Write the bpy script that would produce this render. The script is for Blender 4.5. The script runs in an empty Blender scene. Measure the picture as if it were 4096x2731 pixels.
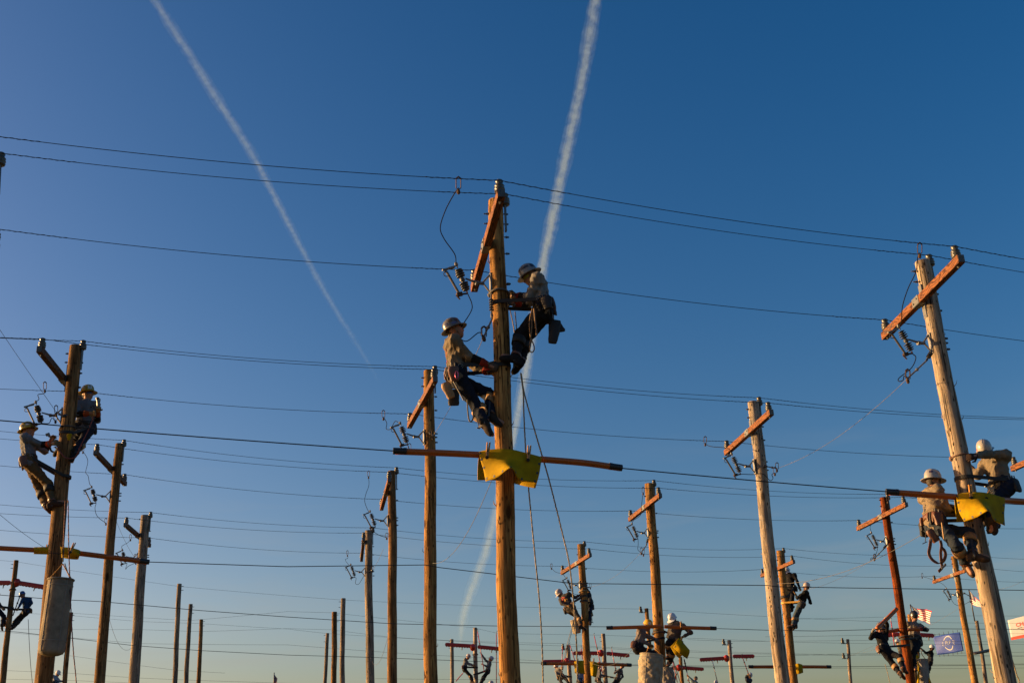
import bpy, bmesh, math, random
import numpy as np
from mathutils import Vector, Matrix

random.seed(7); rng = np.random.default_rng(7)
S = bpy.context.scene
COL = S.collection
R_ = math.radians

# ------------------------------------------------------------------ camera
FOC_MM, CAM_H = 40.0, 1.6
PITCH, ROLL = R_(21.84), R_(2.75)
SUN_AZ, SUN_EL = R_(-80), R_(8.0)          # azimuth clockwise from +Y
FP = FOC_MM / 36 * 4096                     # focal length in photo pixels
F_ = np.array([0, math.cos(PITCH), math.sin(PITCH)])
R0 = np.array([1., 0, 0]); U0 = np.array([0, -math.sin(PITCH), math.cos(PITCH)])
RV = R0 * math.cos(ROLL) - U0 * math.sin(ROLL)
UV = R0 * math.sin(ROLL) + U0 * math.cos(ROLL)
CAM = np.array([0, 0, CAM_H])
cd = bpy.data.cameras.new('camera'); cam = bpy.data.objects.new('camera', cd); COL.objects.link(cam)
cd.lens = FOC_MM; cd.sensor_width = 36; cd.clip_end = 60000; cd.clip_start = .1
M = Matrix(((RV[0], UV[0], -F_[0], CAM[0]), (RV[1], UV[1], -F_[1], CAM[1]), (RV[2], UV[2], -F_[2], CAM[2]), (0, 0, 0, 1)))
cam.matrix_world = M
S.camera = cam

# ------------------------------------------------------------------ sky and sun
W = bpy.data.worlds.new('World'); S.world = W; W.use_nodes = True
nt = W.node_tree; nt.nodes.clear()
sky = nt.nodes.new('ShaderNodeTexSky'); sky.sky_type = 'NISHITA'; sky.sun_disc = False
sky.sun_elevation = SUN_EL; sky.sun_rotation = SUN_AZ % (2 * math.pi)
sky.altitude = 300; sky.air_density = 1.0; sky.dust_density = 3.0; sky.ozone_density = 1.5
bg = nt.nodes.new('ShaderNodeBackground'); bg.inputs[1].default_value = 0.085
out = nt.nodes.new('ShaderNodeOutputWorld')
hs = nt.nodes.new('ShaderNodeHueSaturation'); hs.inputs['Saturation'].default_value = 1.53
nt.links.new(sky.outputs[0], hs.inputs['Color']); wb = nt.nodes.new('ShaderNodeMix'); wb.data_type = 'RGBA'; wb.blend_type = 'MULTIPLY'; wb.inputs[0].default_value = 1.0; wb.inputs[7].default_value = (1.04, .842, .93, 1)   # camera white balance
gm = nt.nodes.new('ShaderNodeGamma'); gm.inputs[1].default_value = 1.155; nt.links.new(hs.outputs[0], gm.inputs[0]); nt.links.new(gm.outputs[0], wb.inputs[6])
tc = nt.nodes.new('ShaderNodeTexCoord'); sx = nt.nodes.new('ShaderNodeSeparateXYZ'); nt.links.new(tc.outputs['Generated'], sx.inputs[0])
cm = nt.nodes.new('ShaderNodeMapping'); cm.inputs['Scale'].default_value = (2.2, 2.2, 16); cm.inputs['Rotation'].default_value = (.12, -.1, 0); nt.links.new(tc.outputs['Generated'], cm.inputs[0])
cn = nt.nodes.new('ShaderNodeTexNoise'); cn.inputs['Scale'].default_value = 2.4; cn.inputs['Detail'].default_value = 7; cn.inputs['Roughness'].default_value = .55; cn.inputs['Distortion'].default_value = .6; nt.links.new(cm.outputs[0], cn.inputs['Vector'])
c1_ = nt.nodes.new('ShaderNodeMapRange'); c1_.inputs['From Min'].default_value = .5; c1_.inputs['From Max'].default_value = .8; c1_.inputs['To Max'].default_value = .32; nt.links.new(cn.outputs['Fac'], c1_.inputs['Value'])
c2_ = nt.nodes.new('ShaderNodeMapRange'); c2_.inputs['From Min'].default_value = .30; c2_.inputs['From Max'].default_value = .12; nt.links.new(sx.outputs['Z'], c2_.inputs['Value'])
cf = nt.nodes.new('ShaderNodeMath'); cf.operation = 'MULTIPLY'; nt.links.new(c1_.outputs[0], cf.inputs[0]); nt.links.new(c2_.outputs[0], cf.inputs[1])
cx = nt.nodes.new('ShaderNodeMix'); cx.data_type = 'RGBA'; cx.inputs[7].default_value = (2.4, 2.3, 2.0, 1); nt.links.new(cf.outputs[0], cx.inputs[0]); nt.links.new(wb.outputs[2], cx.inputs[6]); nt.links.new(cx.outputs[2], bg.inputs[0]); nt.links.new(bg.outputs[0], out.inputs[0])
sd = bpy.data.lights.new('sun', 'SUN'); so = bpy.data.objects.new('sun', sd); COL.objects.link(so)
sd.energy = 5.0; sd.angle = R_(0.55); sd.color = (1.0, 0.64, 0.30)
sdir = Vector((math.sin(SUN_AZ) * math.cos(SUN_EL), math.cos(SUN_AZ) * math.cos(SUN_EL), math.sin(SUN_EL)))
so.rotation_euler = (-sdir).to_track_quat('-Z', 'Y').to_euler()
S.view_settings.view_transform = 'Standard'; S.view_settings.look = 'None'
S.view_settings.exposure = 1.0; S.view_settings.gamma = 1.0
S.cycles.use_denoising = True
S.cycles.max_bounces = 6
S.cycles.volume_max_steps = 256

# ------------------------------------------------------------------ helpers
def A(*v): return np.array(v, float)
def unit(v):
    v = np.asarray(v, float); n = np.linalg.norm(v)
    return v / n if n > 1e-9 else v
def ray(x, y): return F_ + (x - 2048) / FP * RV + (1365.5 - y) / FP * UV
def atd(x, y, d): return CAM + d * ray(x, y)          # by optical depth
DEPTH_Y = ([], [])                                        # upright planes through the poles: depth of a pole's top -> world Y
def at(x, y, d): return on_y(x, y, float(np.interp(d, *DEPTH_Y)))
def proj(p):
    q = np.asarray(p) - CAM; d = q @ F_
    return 2048 + FP * (q @ RV) / d, 1365.5 - FP * (q @ UV) / d, d
def on_y(x, y, Y):                       # the point on that sight line at world Y
    v = ray(x, y); return CAM + v * (Y / v[1])
class Zm:                                # a detail view of the photo: its corner and scale
    def __init__(s, x0, y0, k): s.x0, s.y0, s.k = x0, y0, k
    def __call__(s, x, y): return (s.x0 + x / s.k, s.y0 + y / s.k)

def cr(pts, n=8, closed=False):          # Catmull-Rom
    P = [np.asarray(p, float) for p in pts]
    if len(P) < 3 and not closed:
        return [P[0] + (P[-1] - P[0]) * t for t in np.linspace(0, 1, n + 1)]
    o = []; m = len(P); segs = m if closed else m - 1
    for i in range(segs):
        if closed: p0, p1, p2, p3 = P[(i - 1) % m], P[i], P[(i + 1) % m], P[(i + 2) % m]
        else:
            p1, p2 = P[i], P[i + 1]
            p0 = P[i - 1] if i > 0 else 2 * p1 - p2
            p3 = P[i + 2] if i + 2 < m else 2 * p2 - p1
        for j in range(n):
            t = j / n
            o.append(.5 * (2 * p1 + (p2 - p0) * t + (2 * p0 - 5 * p1 + 4 * p2 - p3) * t * t + (3 * p1 - p0 - 3 * p2 + p3) * t ** 3))
    if not closed: o.append(P[-1])
    return o

class MB:                                # collects vertices and faces of ONE mesh
    def __init__(s): s.v = []; s.f = []; s.m = []
    def add(s, v, f, mi=0):
        b = len(s.v); s.v.extend([tuple(map(float, p)) for p in v]); s.f.extend([tuple(int(i) + b for i in q) for q in f]); s.m.extend([mi] * len(f)); return s
    def tube(s, pts, r, seg=6, closed=False, mi=0, flat=None, fu=None):
        P = [np.asarray(p, float) for p in pts]; n = len(P)
        rr = r if hasattr(r, '__len__') else [r] * n
        T = []
        for i in range(n):
            a = P[(i - 1) % n] if (closed or i > 0) else P[i]; b = P[(i + 1) % n] if (closed or i < n - 1) else P[i]
            T.append(unit(b - a))
        u = np.cross(T[0], A(0, 0, 1)); u = unit(u) if np.linalg.norm(u) > .05 else unit(np.cross(T[0], A(1, 0, 0)))
        V = []
        for i in range(n):
            if fu is not None:
                f0 = fu[i] if isinstance(fu, list) else fu
                u = unit(f0 - T[i] * (f0 @ T[i]))
            else: u = unit(u - T[i] * (u @ T[i]))
            w = np.cross(T[i], u)
            for k in range(seg):
                a = 2 * math.pi * (k + .5) / seg
                V.append(P[i] + rr[i] * (math.cos(a) * u * (flat[0] if flat else 1) + math.sin(a) * w * (flat[1] if flat else 1)))
        Fc = []
        for i in range(n if closed else n - 1):
            j = (i + 1) % n
            for k in range(seg):
                l = (k + 1) % seg
                Fc.append((i * seg + k, i * seg + l, j * seg + l, j * seg + k))
        if not closed:
            Fc.append(tuple(range(seg))[::-1]); Fc.append(tuple((n - 1) * seg + k for k in range(seg)))
        return s.add(V, Fc, mi)
    def box(s, c, x, y, z, mi=0):        # centre and three half-axis vectors
        c, x, y, z = map(np.asarray, (c, x, y, z))
        V = [c + a * x + b * y + d * z for d in (-1, 1) for b in (-1, 1) for a in (-1, 1)]
        return s.add(V, [(0, 2, 3, 1), (4, 5, 7, 6), (0, 1, 5, 4), (2, 6, 7, 3), (0, 4, 6, 2), (1, 3, 7, 5)], mi)
    def lathe(s, prof, o, ax, seg=16, mi=0, cap=True, ell=(1, 1), ref=None):
        ax = unit(ax); u = np.cross(ax, A(0, 1, 0) if ref is None else ref); u = unit(u) if np.linalg.norm(u) > .05 else unit(np.cross(ax, A(1, 0, 0))); w = np.cross(ax, u)
        V = []; n = len(prof)
        for r, h in prof:
            for k in range(seg):
                a = 2 * math.pi * k / seg
                V.append(np.asarray(o) + ax * h + r * (math.cos(a) * u * ell[0] + math.sin(a) * w * ell[1]))
        Fc = [(i * seg + k, i * seg + (k + 1) % seg, (i + 1) * seg + (k + 1) % seg, (i + 1) * seg + k) for i in range(n - 1) for k in range(seg)]
        if cap: Fc += [tuple(range(seg))[::-1], tuple((n - 1) * seg + k for k in range(seg))]
        return s.add(V, Fc, mi)
    def disc(s, c, nrm, r, seg=8, th=.003, mi=0):
        return s.lathe([(r, -th), (r, th)], c, nrm, seg, mi)
    def obj(s, name, mats, parent=None, smooth=False, bevel=0, org=None, sol=0):
        me = bpy.data.meshes.new(name)
        o0 = np.array(parent.location) if (org is None and parent is not None) else (np.asarray(org) if org is not None else np.zeros(3))
        if parent is not None and parent.parent is not None: o0 = np.array(parent['_org'])
        v = np.array(s.v) - o0
        me.from_pydata(v.tolist(), [], s.f)
        if not isinstance(mats, (list, tuple)): mats = [mats]
        for m in mats: me.materials.append(m)
        if len(mats) > 1: me.polygons.foreach_set('material_index', s.m)
        if smooth:
            me.polygons.foreach_set('use_smooth', [True] * len(me.polygons))
        me.update()
        o = bpy.data.objects.new(name, me); COL.objects.link(o)
        if parent is not None: o.parent = parent
        elif org is not None: o.location = tuple(o0)
        o['_org'] = tuple(o0)
        if smooth == 'a':
            try: me.set_sharp_from_angle(angle=R_(40))
            except Exception: pass
        if sol:
            md = o.modifiers.new('thick', 'SOLIDIFY'); md.thickness = sol
        if bevel:
            md = o.modifiers.new('bevel', 'BEVEL'); md.width = bevel; md.segments = 2; md.limit_method = 'ANGLE'
        return o

def thing(name, label, cat, loc, group=None):
    o = bpy.data.objects.new(name, None); COL.objects.link(o); o.location = tuple(float(c) for c in loc)
    o.empty_display_size = .2; o['_org'] = tuple(float(c) for c in loc)
    o['label'] = label; o['category'] = cat
    if group: o['group'] = group
    return o
def tag(o, label, cat, group=None):
    o['label'] = label; o['category'] = cat
    if group: o['group'] = group
    return o

# ------------------------------------------------------------------ materials
def mat(name, col, rough=.7, metal=0, bump=0, bscale=60, var=0, vscale=8, col2=None, stretch=None, spec=None, trans=0):
    m = bpy.data.materials.new(name); m.use_nodes = True; t = m.node_tree; b = t.nodes['Principled BSDF']
    b.inputs['Base Color'].default_value = (*col, 1); b.inputs['Roughness'].default_value = rough; b.inputs['Metallic'].default_value = metal
    if spec is not None: b.inputs['Specular IOR Level'].default_value = spec
    co = t.nodes.new('ShaderNodeTexCoord'); src = co.outputs['Object']
    if stretch:
        mp = t.nodes.new('ShaderNodeMapping'); mp.inputs['Scale'].default_value = stretch; t.links.new(src, mp.inputs[0]); src = mp.outputs[0]
    if var or col2:
        n = t.nodes.new('ShaderNodeTexNoise'); n.inputs['Scale'].default_value = vscale; n.inputs['Detail'].default_value = 6; n.inputs['Roughness'].default_value = .65
        t.links.new(src, n.inputs['Vector'])
        r = t.nodes.new('ShaderNodeValToRGB'); r.color_ramp.elements[0].position = .35; r.color_ramp.elements[1].position = .68
        c2 = col2 or tuple(c * (1 - var) for c in col)
        r.color_ramp.elements[0].color = (*c2, 1); r.color_ramp.elements[1].color = (*col, 1)
        t.links.new(n.outputs['Fac'], r.inputs[0]); t.links.new(r.outputs[0], b.inputs['Base Color'])
    if bump:
        n2 = t.nodes.new('ShaderNodeTexNoise'); n2.inputs['Scale'].default_value = bscale; n2.inputs['Detail'].default_value = 4
        t.links.new(src, n2.inputs['Vector'])
        bp = t.nodes.new('ShaderNodeBump'); bp.inputs['Strength'].default_value = bump; bp.inputs['Distance'].default_value = .01
        t.links.new(n2.outputs['Fac'], bp.inputs['Height']); t.links.new(bp.outputs[0], b.inputs['Normal'])
    return m

def wood(name, light, dark, speck=.5, grey=None):
    """pole wood: drawn-out grain, drying checks, knots and climbers' spike marks"""
    m = bpy.data.materials.new(name); m.use_nodes = True; t = m.node_tree; L = t.links.new; N = t.nodes.new
    b = t.nodes['Principled BSDF']; b.inputs['Roughness'].default_value = .9; b.inputs['Specular IOR Level'].default_value = .1
    co = N('ShaderNodeTexCoord'); oi = N('ShaderNodeObjectInfo')
    off = N('ShaderNodeVectorMath'); off.operation = 'SCALE'; off.inputs[0].default_value = (7, 3, 11); L(oi.outputs['Random'], off.inputs['Scale'])
    add = N('ShaderNodeVectorMath'); add.operation = 'ADD'; L(co.outputs['Object'], add.inputs[0]); L(off.outputs[0], add.inputs[1])
    def mp(sc):
        q = N('ShaderNodeMapping'); q.inputs['Scale'].default_value = sc; L(add.outputs[0], q.inputs[0]); return q.outputs[0]
    def noise(sc, s, d=6, r=.6, dist=0):
        q = N('ShaderNodeTexNoise'); q.inputs['Scale'].default_value = s; q.inputs['Detail'].default_value = d; q.inputs['Roughness'].default_value = r; q.inputs['Distortion'].default_value = dist
        L(mp(sc), q.inputs['Vector']); return q.outputs['Fac']
    def ramp(f, stops):
        q = N('ShaderNodeValToRGB'); e = q.color_ramp.elements
        e[0].position, e[0].color = stops[0][0], (*stops[0][1], 1); e[1].position, e[1].color = stops[-1][0], (*stops[-1][1], 1)
        for p_, c_ in stops[1:-1]:
            k = e.new(p_); k.color = (*c_, 1)
        L(f, q.inputs[0]); return q.outputs[0]
    def mix(f, a, c, mode='MIX'):
        q = N('ShaderNodeMix'); q.data_type = 'RGBA'; q.blend_type = mode; L(f, q.inputs[0]) if not isinstance(f, (int, float)) else setattr(q.inputs[0], 'default_value', f)
        for s_, i_ in ((a, 6), (c, 7)):
            if isinstance(s_, tuple): q.inputs[i_].default_value = (*s_, 1)
            else: L(s_, q.inputs[i_])
        return q.outputs[2]
    mid = tuple((a + c) / 2 for a, c in zip(light, dark))
    grain = noise((1, 1, .05), 26, 8, .7, .4)
    c0 = ramp(grain, [(.36, dark), (.5, mid), (.6, light)])
    patch = noise((1, 1, .28), 5.5, 6, .65)
    c1 = mix(ramp(patch, [(.44, (0, 0, 0)), (.62, (.85, .85, .85))]), c0, grey or tuple(c * .62 for c in mid))
    pv = N('ShaderNodeTexVoronoi'); pv.inputs['Scale'].default_value = 1; L(mp((15, 15, 2.4)), pv.inputs['Vector'])
    pb = N('ShaderNodeRGBToBW'); L(pv.outputs['Color'], pb.inputs[0])
    c1 = mix(1.0, c1, ramp(pb.outputs[0], [(.15, (.62, .58, .55)), (.45, (.95, .95, .95)), (.85, (1.25, 1.2, 1.15))]), 'MULTIPLY')   # draw-knife facets
    chk = ramp(noise((1, 1, .018), 60, 3, .5), [(.37, (1, 1, 1)), (.42, (0, 0, 0))])
    c2 = mix(chk, c1, tuple(c * .25 for c in dark))
    v = N('ShaderNodeTexVoronoi'); v.inputs['Scale'].default_value = 1; L(mp((17, 17, 7)), v.inputs['Vector'])
    spk = ramp(v.outputs['Distance'], [(.17, (1, 1, 1)), (.25, (0, 0, 0))])
    spm = ramp(noise((1, 1, .6), 3.1, 2), [(.46 - .12 * speck, (0, 0, 0)), (.52, (speck, speck, speck))])
    sp = mix(1.0, spk, spm, 'MULTIPLY')
    c3 = mix(sp, c2, tuple(c * .18 for c in dark))
    kv = N('ShaderNodeTexVoronoi'); kv.inputs['Scale'].default_value = 1; L(mp((3.2, 3.2, 1.25)), kv.inputs['Vector'])
    kn = ramp(kv.outputs['Distance'], [(.09, (1, 1, 1)), (.16, (0, 0, 0))])
    c4 = mix(kn, c3, tuple(c * .35 for c in dark))
    hue = N('ShaderNodeHueSaturation'); L(c4, hue.inputs['Color'])
    rm = N('ShaderNodeMapRange'); rm.inputs['To Min'].default_value = .85; rm.inputs['To Max'].default_value = 1.12; L(oi.outputs['Random'], rm.inputs['Value']); L(rm.outputs[0], hue.inputs['Value'])
    L(hue.outputs[0], b.inputs['Base Color'])
    bw = N('ShaderNodeRGBToBW'); L(c3, bw.inputs[0])
    bp = N('ShaderNodeBump'); bp.inputs['Strength'].default_value = .8; bp.inputs['Distance'].default_value = .02
    L(bw.outputs[0], bp.inputs['Height']); L(bp.outputs[0], b.inputs['Normal'])
    return m

def armwood(name, light, dark):
    """sawn timber: contour grain of a flat-sawn board along local X"""
    m = bpy.data.materials.new(name); m.use_nodes = True; t = m.node_tree; L = t.links.new; N = t.nodes.new
    b = t.nodes['Principled BSDF']; b.inputs['Roughness'].default_value = .75; b.inputs['Specular IOR Level'].default_value = .25
    co = N('ShaderNodeTexCoord'); oi = N('ShaderNodeObjectInfo')
    off = N('ShaderNodeVectorMath'); off.operation = 'SCALE'; off.inputs[0].default_value = (5, 1, 2); L(oi.outputs['Random'], off.inputs['Scale'])
    add = N('ShaderNodeVectorMath'); add.operation = 'ADD'; L(co.outputs['Object'], add.inputs[0]); L(off.outputs[0], add.inputs[1])
    mp = N('ShaderNodeMapping'); mp.inputs['Scale'].default_value = (.55, 2.5, 2.5); L(add.outputs[0], mp.inputs[0])
    n = N('ShaderNodeTexNoise'); n.inputs['Scale'].default_value = 2.3; n.inputs['Detail'].default_value = 2.5; L(mp.outputs[0], n.inputs['Vector'])
    mu = N('ShaderNodeMath'); mu.operation = 'MULTIPLY'; mu.inputs[1].default_value = 13; L(n.outputs['Fac'], mu.inputs[0])
    fr = N('ShaderNodeMath'); fr.operation = 'PINGPONG'; fr.inputs[1].default_value = .5; L(mu.outputs[0], fr.inputs[0])
    r = N('ShaderNodeValToRGB'); e = r.color_ramp.elements; e[0].position = .08; e[0].color = (*dark, 1); e[1].position = .26; e[1].color = (*light, 1); L(fr.outputs[0], r.inputs[0])
    L(r.outputs[0], b.inputs['Base Color'])
    n2 = N('ShaderNodeTexNoise'); n2.inputs['Scale'].default_value = 30; L(mp.outputs[0], n2.inputs['Vector'])
    bp = N('ShaderNodeBump'); bp.inputs['Strength'].default_value = .3; bp.inputs['Distance'].default_value = .006; L(n2.outputs['Fac'], bp.inputs['Height']); L(bp.outputs[0], b.inputs['Normal'])
    return m

WD = dict(
    gold=wood('pine_golden', (.47, .26, .085), (.145, .062, .019), 1.0),
    tan=wood('pine_weathered_tan', (.45, .36, .26), (.22, .165, .115), 1.0, grey=(.25, .22, .185)),
    grey=wood('pine_silver_grey', (.36, .28, .20), (.15, .11, .075), .9, grey=(.17, .145, .12)),
    brown=wood('pine_brown', (.33, .185, .075), (.10, .052, .021), .8),
    red=wood('treated_red_brown', (.25, .062, .012), (.075, .017, .005), .4),
)
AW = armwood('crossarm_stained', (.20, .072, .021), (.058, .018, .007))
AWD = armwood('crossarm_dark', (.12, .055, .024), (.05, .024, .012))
GALV = mat('galvanised_steel', (.20, .195, .18), .5, .65, .1, 90, .35, 12)
STEEL = mat('dark_steel', (.09, .085, .08), .5, .7, .1, 80)
RUST = mat('dull_bronze_clamp', (.075, .045, .03), .7, .2, .1, 80, spec=.2)
PORC = mat('grey_porcelain', (.075, .075, .062), .3, 0, .03, 20, .2, 6)
SILI = mat('polymer_shed', (.055, .058, .062), .5)
WIRE = mat('dark_wire', (.04, .037, .036), .8, 0, spec=.1)
LEAD = mat('black_lead_wire', (.014, .014, .015), .9, spec=.05)
ALU = mat('aluminium_strand', (.13, .12, .105), .6, .3)
HOSE = mat('orange_line_hose', (.42, .10, .008), .42, 0, .05, 12, .12, 4)
CAPB = mat('black_rubber', (.014, .014, .014), .5, 0, .1, 40)
YEL = mat('yellow_rubber_blanket', (.44, .27, .002), .8, 0, .35, 9, .4, 5, spec=.12)
REDG = mat('red_line_guard', (.42, .02, .008), .38, 0, .05, 10, .15, 5)
REDS = mat('red_fibreglass_stick', (.45, .02, .02), .35)
SILV = mat('silver_stick', (.5, .48, .45), .35, .6)
CANV = mat('canvas', (.40, .33, .23), .95, 0, .4, 55, .38, 5, spec=.1)
CANVD = mat('weathered_canvas', (.28, .25, .21), .92, 0, .35, 60, .35, 6)
ROPE = mat('pale_rope', (.34, .26, .15), .85, 0, .5, 90, .3, 40)
ROPED = mat('dark_rope', (.06, .05, .045), .85, 0, .4, 90)
ROPER = mat('maroon_cord', (.16, .035, .03), .75, 0, .3, 90)
ROPEO = mat('orange_rope', (.45, .20, .03), .8, 0, .3, 90)
LEA = mat('brown_leather', (.15, .058, .024), .5, 0, .25, 45, .35, 9)
LEAT = mat('tan_leather', (.36, .20, .075), .65, 0, .3, 40, .3, 8)
LEAB = mat('black_leather', (.016, .014, .012), .75, 0, .2, 50)
PIN = mat('wooden_pin', (.42, .20, .05), .7, 0, .2, 40)
PINO = mat('orange_pin', (.62, .26, .02), .5)
WHITE = mat('white_plastic', (.78, .78, .76), .5)
BLACK = mat('black_paint', (.02, .02, .02), .6)
SKIN = mat('skin', (.36, .17, .10), .55, 0, .06, 60, .2, 12, spec=.3)
HAIR = mat('dark_hair', (.03, .02, .014), .7, 0, .4, 120)
SOLE = mat('boot_sole', (.05, .042, .035), .85)
_mc = {}
def cloth(col, kind='shirt'):
    k = (tuple(col), kind)
    if k not in _mc:
        nm = '%s_%02x%02x%02x' % ((kind,) + tuple(int(min(1, c ** .4545) * 255) for c in col))
        _mc[k] = mat(nm, col, .88 if kind != 'hat' else .32, 0, .3 if kind != 'hat' else 0, 70, .22 if kind != 'hat' else .1, 9, spec=.15 if kind != 'hat' else .5)
    return _mc[k]

# ------------------------------------------------------------------ ground
g = MB(); n = 40; ex = 3000
xs = np.sign(np.linspace(-1, 1, n)) * np.abs(np.linspace(-1, 1, n)) ** 3 * ex
V = [(x, y + 40, -.02 + .03 * math.sin(x * .3) * math.sin(y * .23) if abs(x) < 200 and abs(y) < 200 else -.02) for y in xs for x in xs]
g.add(V, [(j * n + i, j * n + i + 1, (j + 1) * n + i + 1, (j + 1) * n + i) for j in range(n - 1) for i in range(n - 1)])
GM = mat('dry_grass_ground', (.10, .085, .04), .95, 0, .5, 3, 0, .35, col2=(.055, .06, .022))
go = g.obj('ground', GM, smooth=True); go['kind'] = 'structure'
# ------------------------------------------------------------------ poles
def obj_local(mb, name, mats, parent, smooth=False, bevel=0):
    o = mb.obj(name, mats, None, smooth, bevel); o.parent = parent; return o

def nz(a, b, c):   # cheap smooth noise
    return math.sin(a * 2.3 + b * 1.7 + c) * .5 + math.sin(a * 5.1 - b * 3.1 + c * 2.2) * .3 + math.sin(b * 7.7 + a + c * 3.1) * .2

class Pole: pass
POLES = {}
def pole(key, label, top, bot, d, wt, wb, wd, seg=20, group='wooden poles of the training yard'):
    p = Pole(); p.key = key
    p.top = atd(*top, d)
    vb = ray(*bot)
    t = (p.top[0] * vb[0] + p.top[1] * vb[1]) / (vb[0] ** 2 + vb[1] ** 2)     # as upright as the photo allows
    pb = CAM + vb * t
    ax = unit(p.top - pb)
    p.base = p.top - ax * (p.top[2] / ax[2]); p.ax = ax; p.d = d
    H = np.linalg.norm(p.top - p.base); p.H = H
    rt = wt / 2 * d / FP; rb_ = wb / 2 * ((pb - CAM) @ F_) / FP
    hb = np.linalg.norm(p.top - pb)
    tp = (rb_ - rt) / hb; p.rt = rt; p.tp = tp
    p.wd = wd
    o = thing('utility_pole', label, 'utility pole', p.base, group); p.o = o
    mb = MB(); nr = int(H / (.11 if d < 26 else .2)); u = unit(np.cross(ax, A(0, 1, 0))); w = np.cross(ax, u)
    ph = random.uniform(0, 50); V = []
    rings = [H + .35] + [H - (H) * i / nr for i in range(nr)]
    rings = sorted(set([-.5] + [H * i / nr for i in range(nr)] + [H - .012, H]))
    for h in rings:
        bow = .012 * math.sin(h * 1.1 + ph) + .006 * math.sin(h * 2.7 + ph)
        for k in range(seg):
            a = 2 * math.pi * k / seg
            r = (rt + tp * (H - h)) * (1 + .022 * nz(math.cos(a) * 2, h * 1.6 + math.sin(a) * 2, ph) + random.uniform(-.016, .016) + (-.03 if random.random() < .02 else 0))
            if h == H: r *= .95
            V.append(p.base + ax * h + r * (math.cos(a) * u + math.sin(a) * w) + bow * u)
    nn = len(rings)
    Fc = [(i * seg + k, i * seg + (k + 1) % seg, (i + 1) * seg + (k + 1) % seg, (i + 1) * seg + k) for i in range(nn - 1) for k in range(seg)]
    Fc += [tuple(range(seg))[::-1], tuple((nn - 1) * seg + k for k in range(seg))]
    mb.add(V, Fc); mb.obj('shaft', WD[wd], o, 'a')
    POLES[key] = p
    return p
def paxis(p, y):          # axis point that the photo shows at image row y
    lo, hi = 0., p.H + 1
    for _ in range(40):
        m_ = (lo + hi) / 2
        if proj(p.base + p.ax * m_)[1] > y: lo = m_
        else: hi = m_
    return p.base + p.ax * lo
def prad(p, pt): return p.rt + p.tp * (np.linalg.norm(p.top - pt))

def insulator(o, base, s=1.0, name='insulator', mt=None):
    mb = MB()
    prof = [(.030, -.02), (.030, .0), (.062, .005), (.068, .02), (.055, .035), (.068, .045), (.070, .06), (.052, .078), (.064, .088), (.066, .10), (.048, .12), (.042, .135), (.050, .15), (.052, .165), (.044, .18), (.036, .185)]
    mb.lathe([(r * s, h * s) for r, h in prof], base, A(0, 0, 1), 14)
    return mb.obj(name, mt or PORC, o, True)

def bolt(o, pt, dr, ln=.07, name='bolt'):
    mb = MB(); dr = unit(dr); mb.tube([pt - dr * .01, pt + dr * ln], .009, 6)
    mb.lathe([(.02, 0), (.02, .016)], pt + dr * .012, dr, 6); mb.lathe([(.016, 0), (.016, .014)], pt + dr * .035, dr, 6)
    return mb.obj(name, STEEL, o)

def arm_solve(n, f, d):   # level arm whose two ends project to n and f, near end at depth d
    vn, vf = ray(*n), ray(*f); k = vn[2] / vf[2]
    return CAM + vn * d, CAM + vf * (d * k)

def text_mesh(s, size=1, bold=False):
    c = bpy.data.curves.new('t', 'FONT'); c.body = s; c.size = size; c.align_x = 'CENTER'; c.align_y = 'CENTER'; c.resolution_u = 2
    if bold: c.offset = .02 * size
    o = bpy.data.objects.new('t', c); COL.objects.link(o)
    dg = bpy.context.evaluated_depsgraph_get(); me = bpy.data.meshes.new_from_object(o.evaluated_get(dg))
    v = [tuple(q.co) for q in me.vertices]; f = [tuple(q.vertices) for q in me.polygons]
    bpy.data.objects.remove(o); bpy.data.curves.remove(c); bpy.data.meshes.remove(me)
    return v, f

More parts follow.
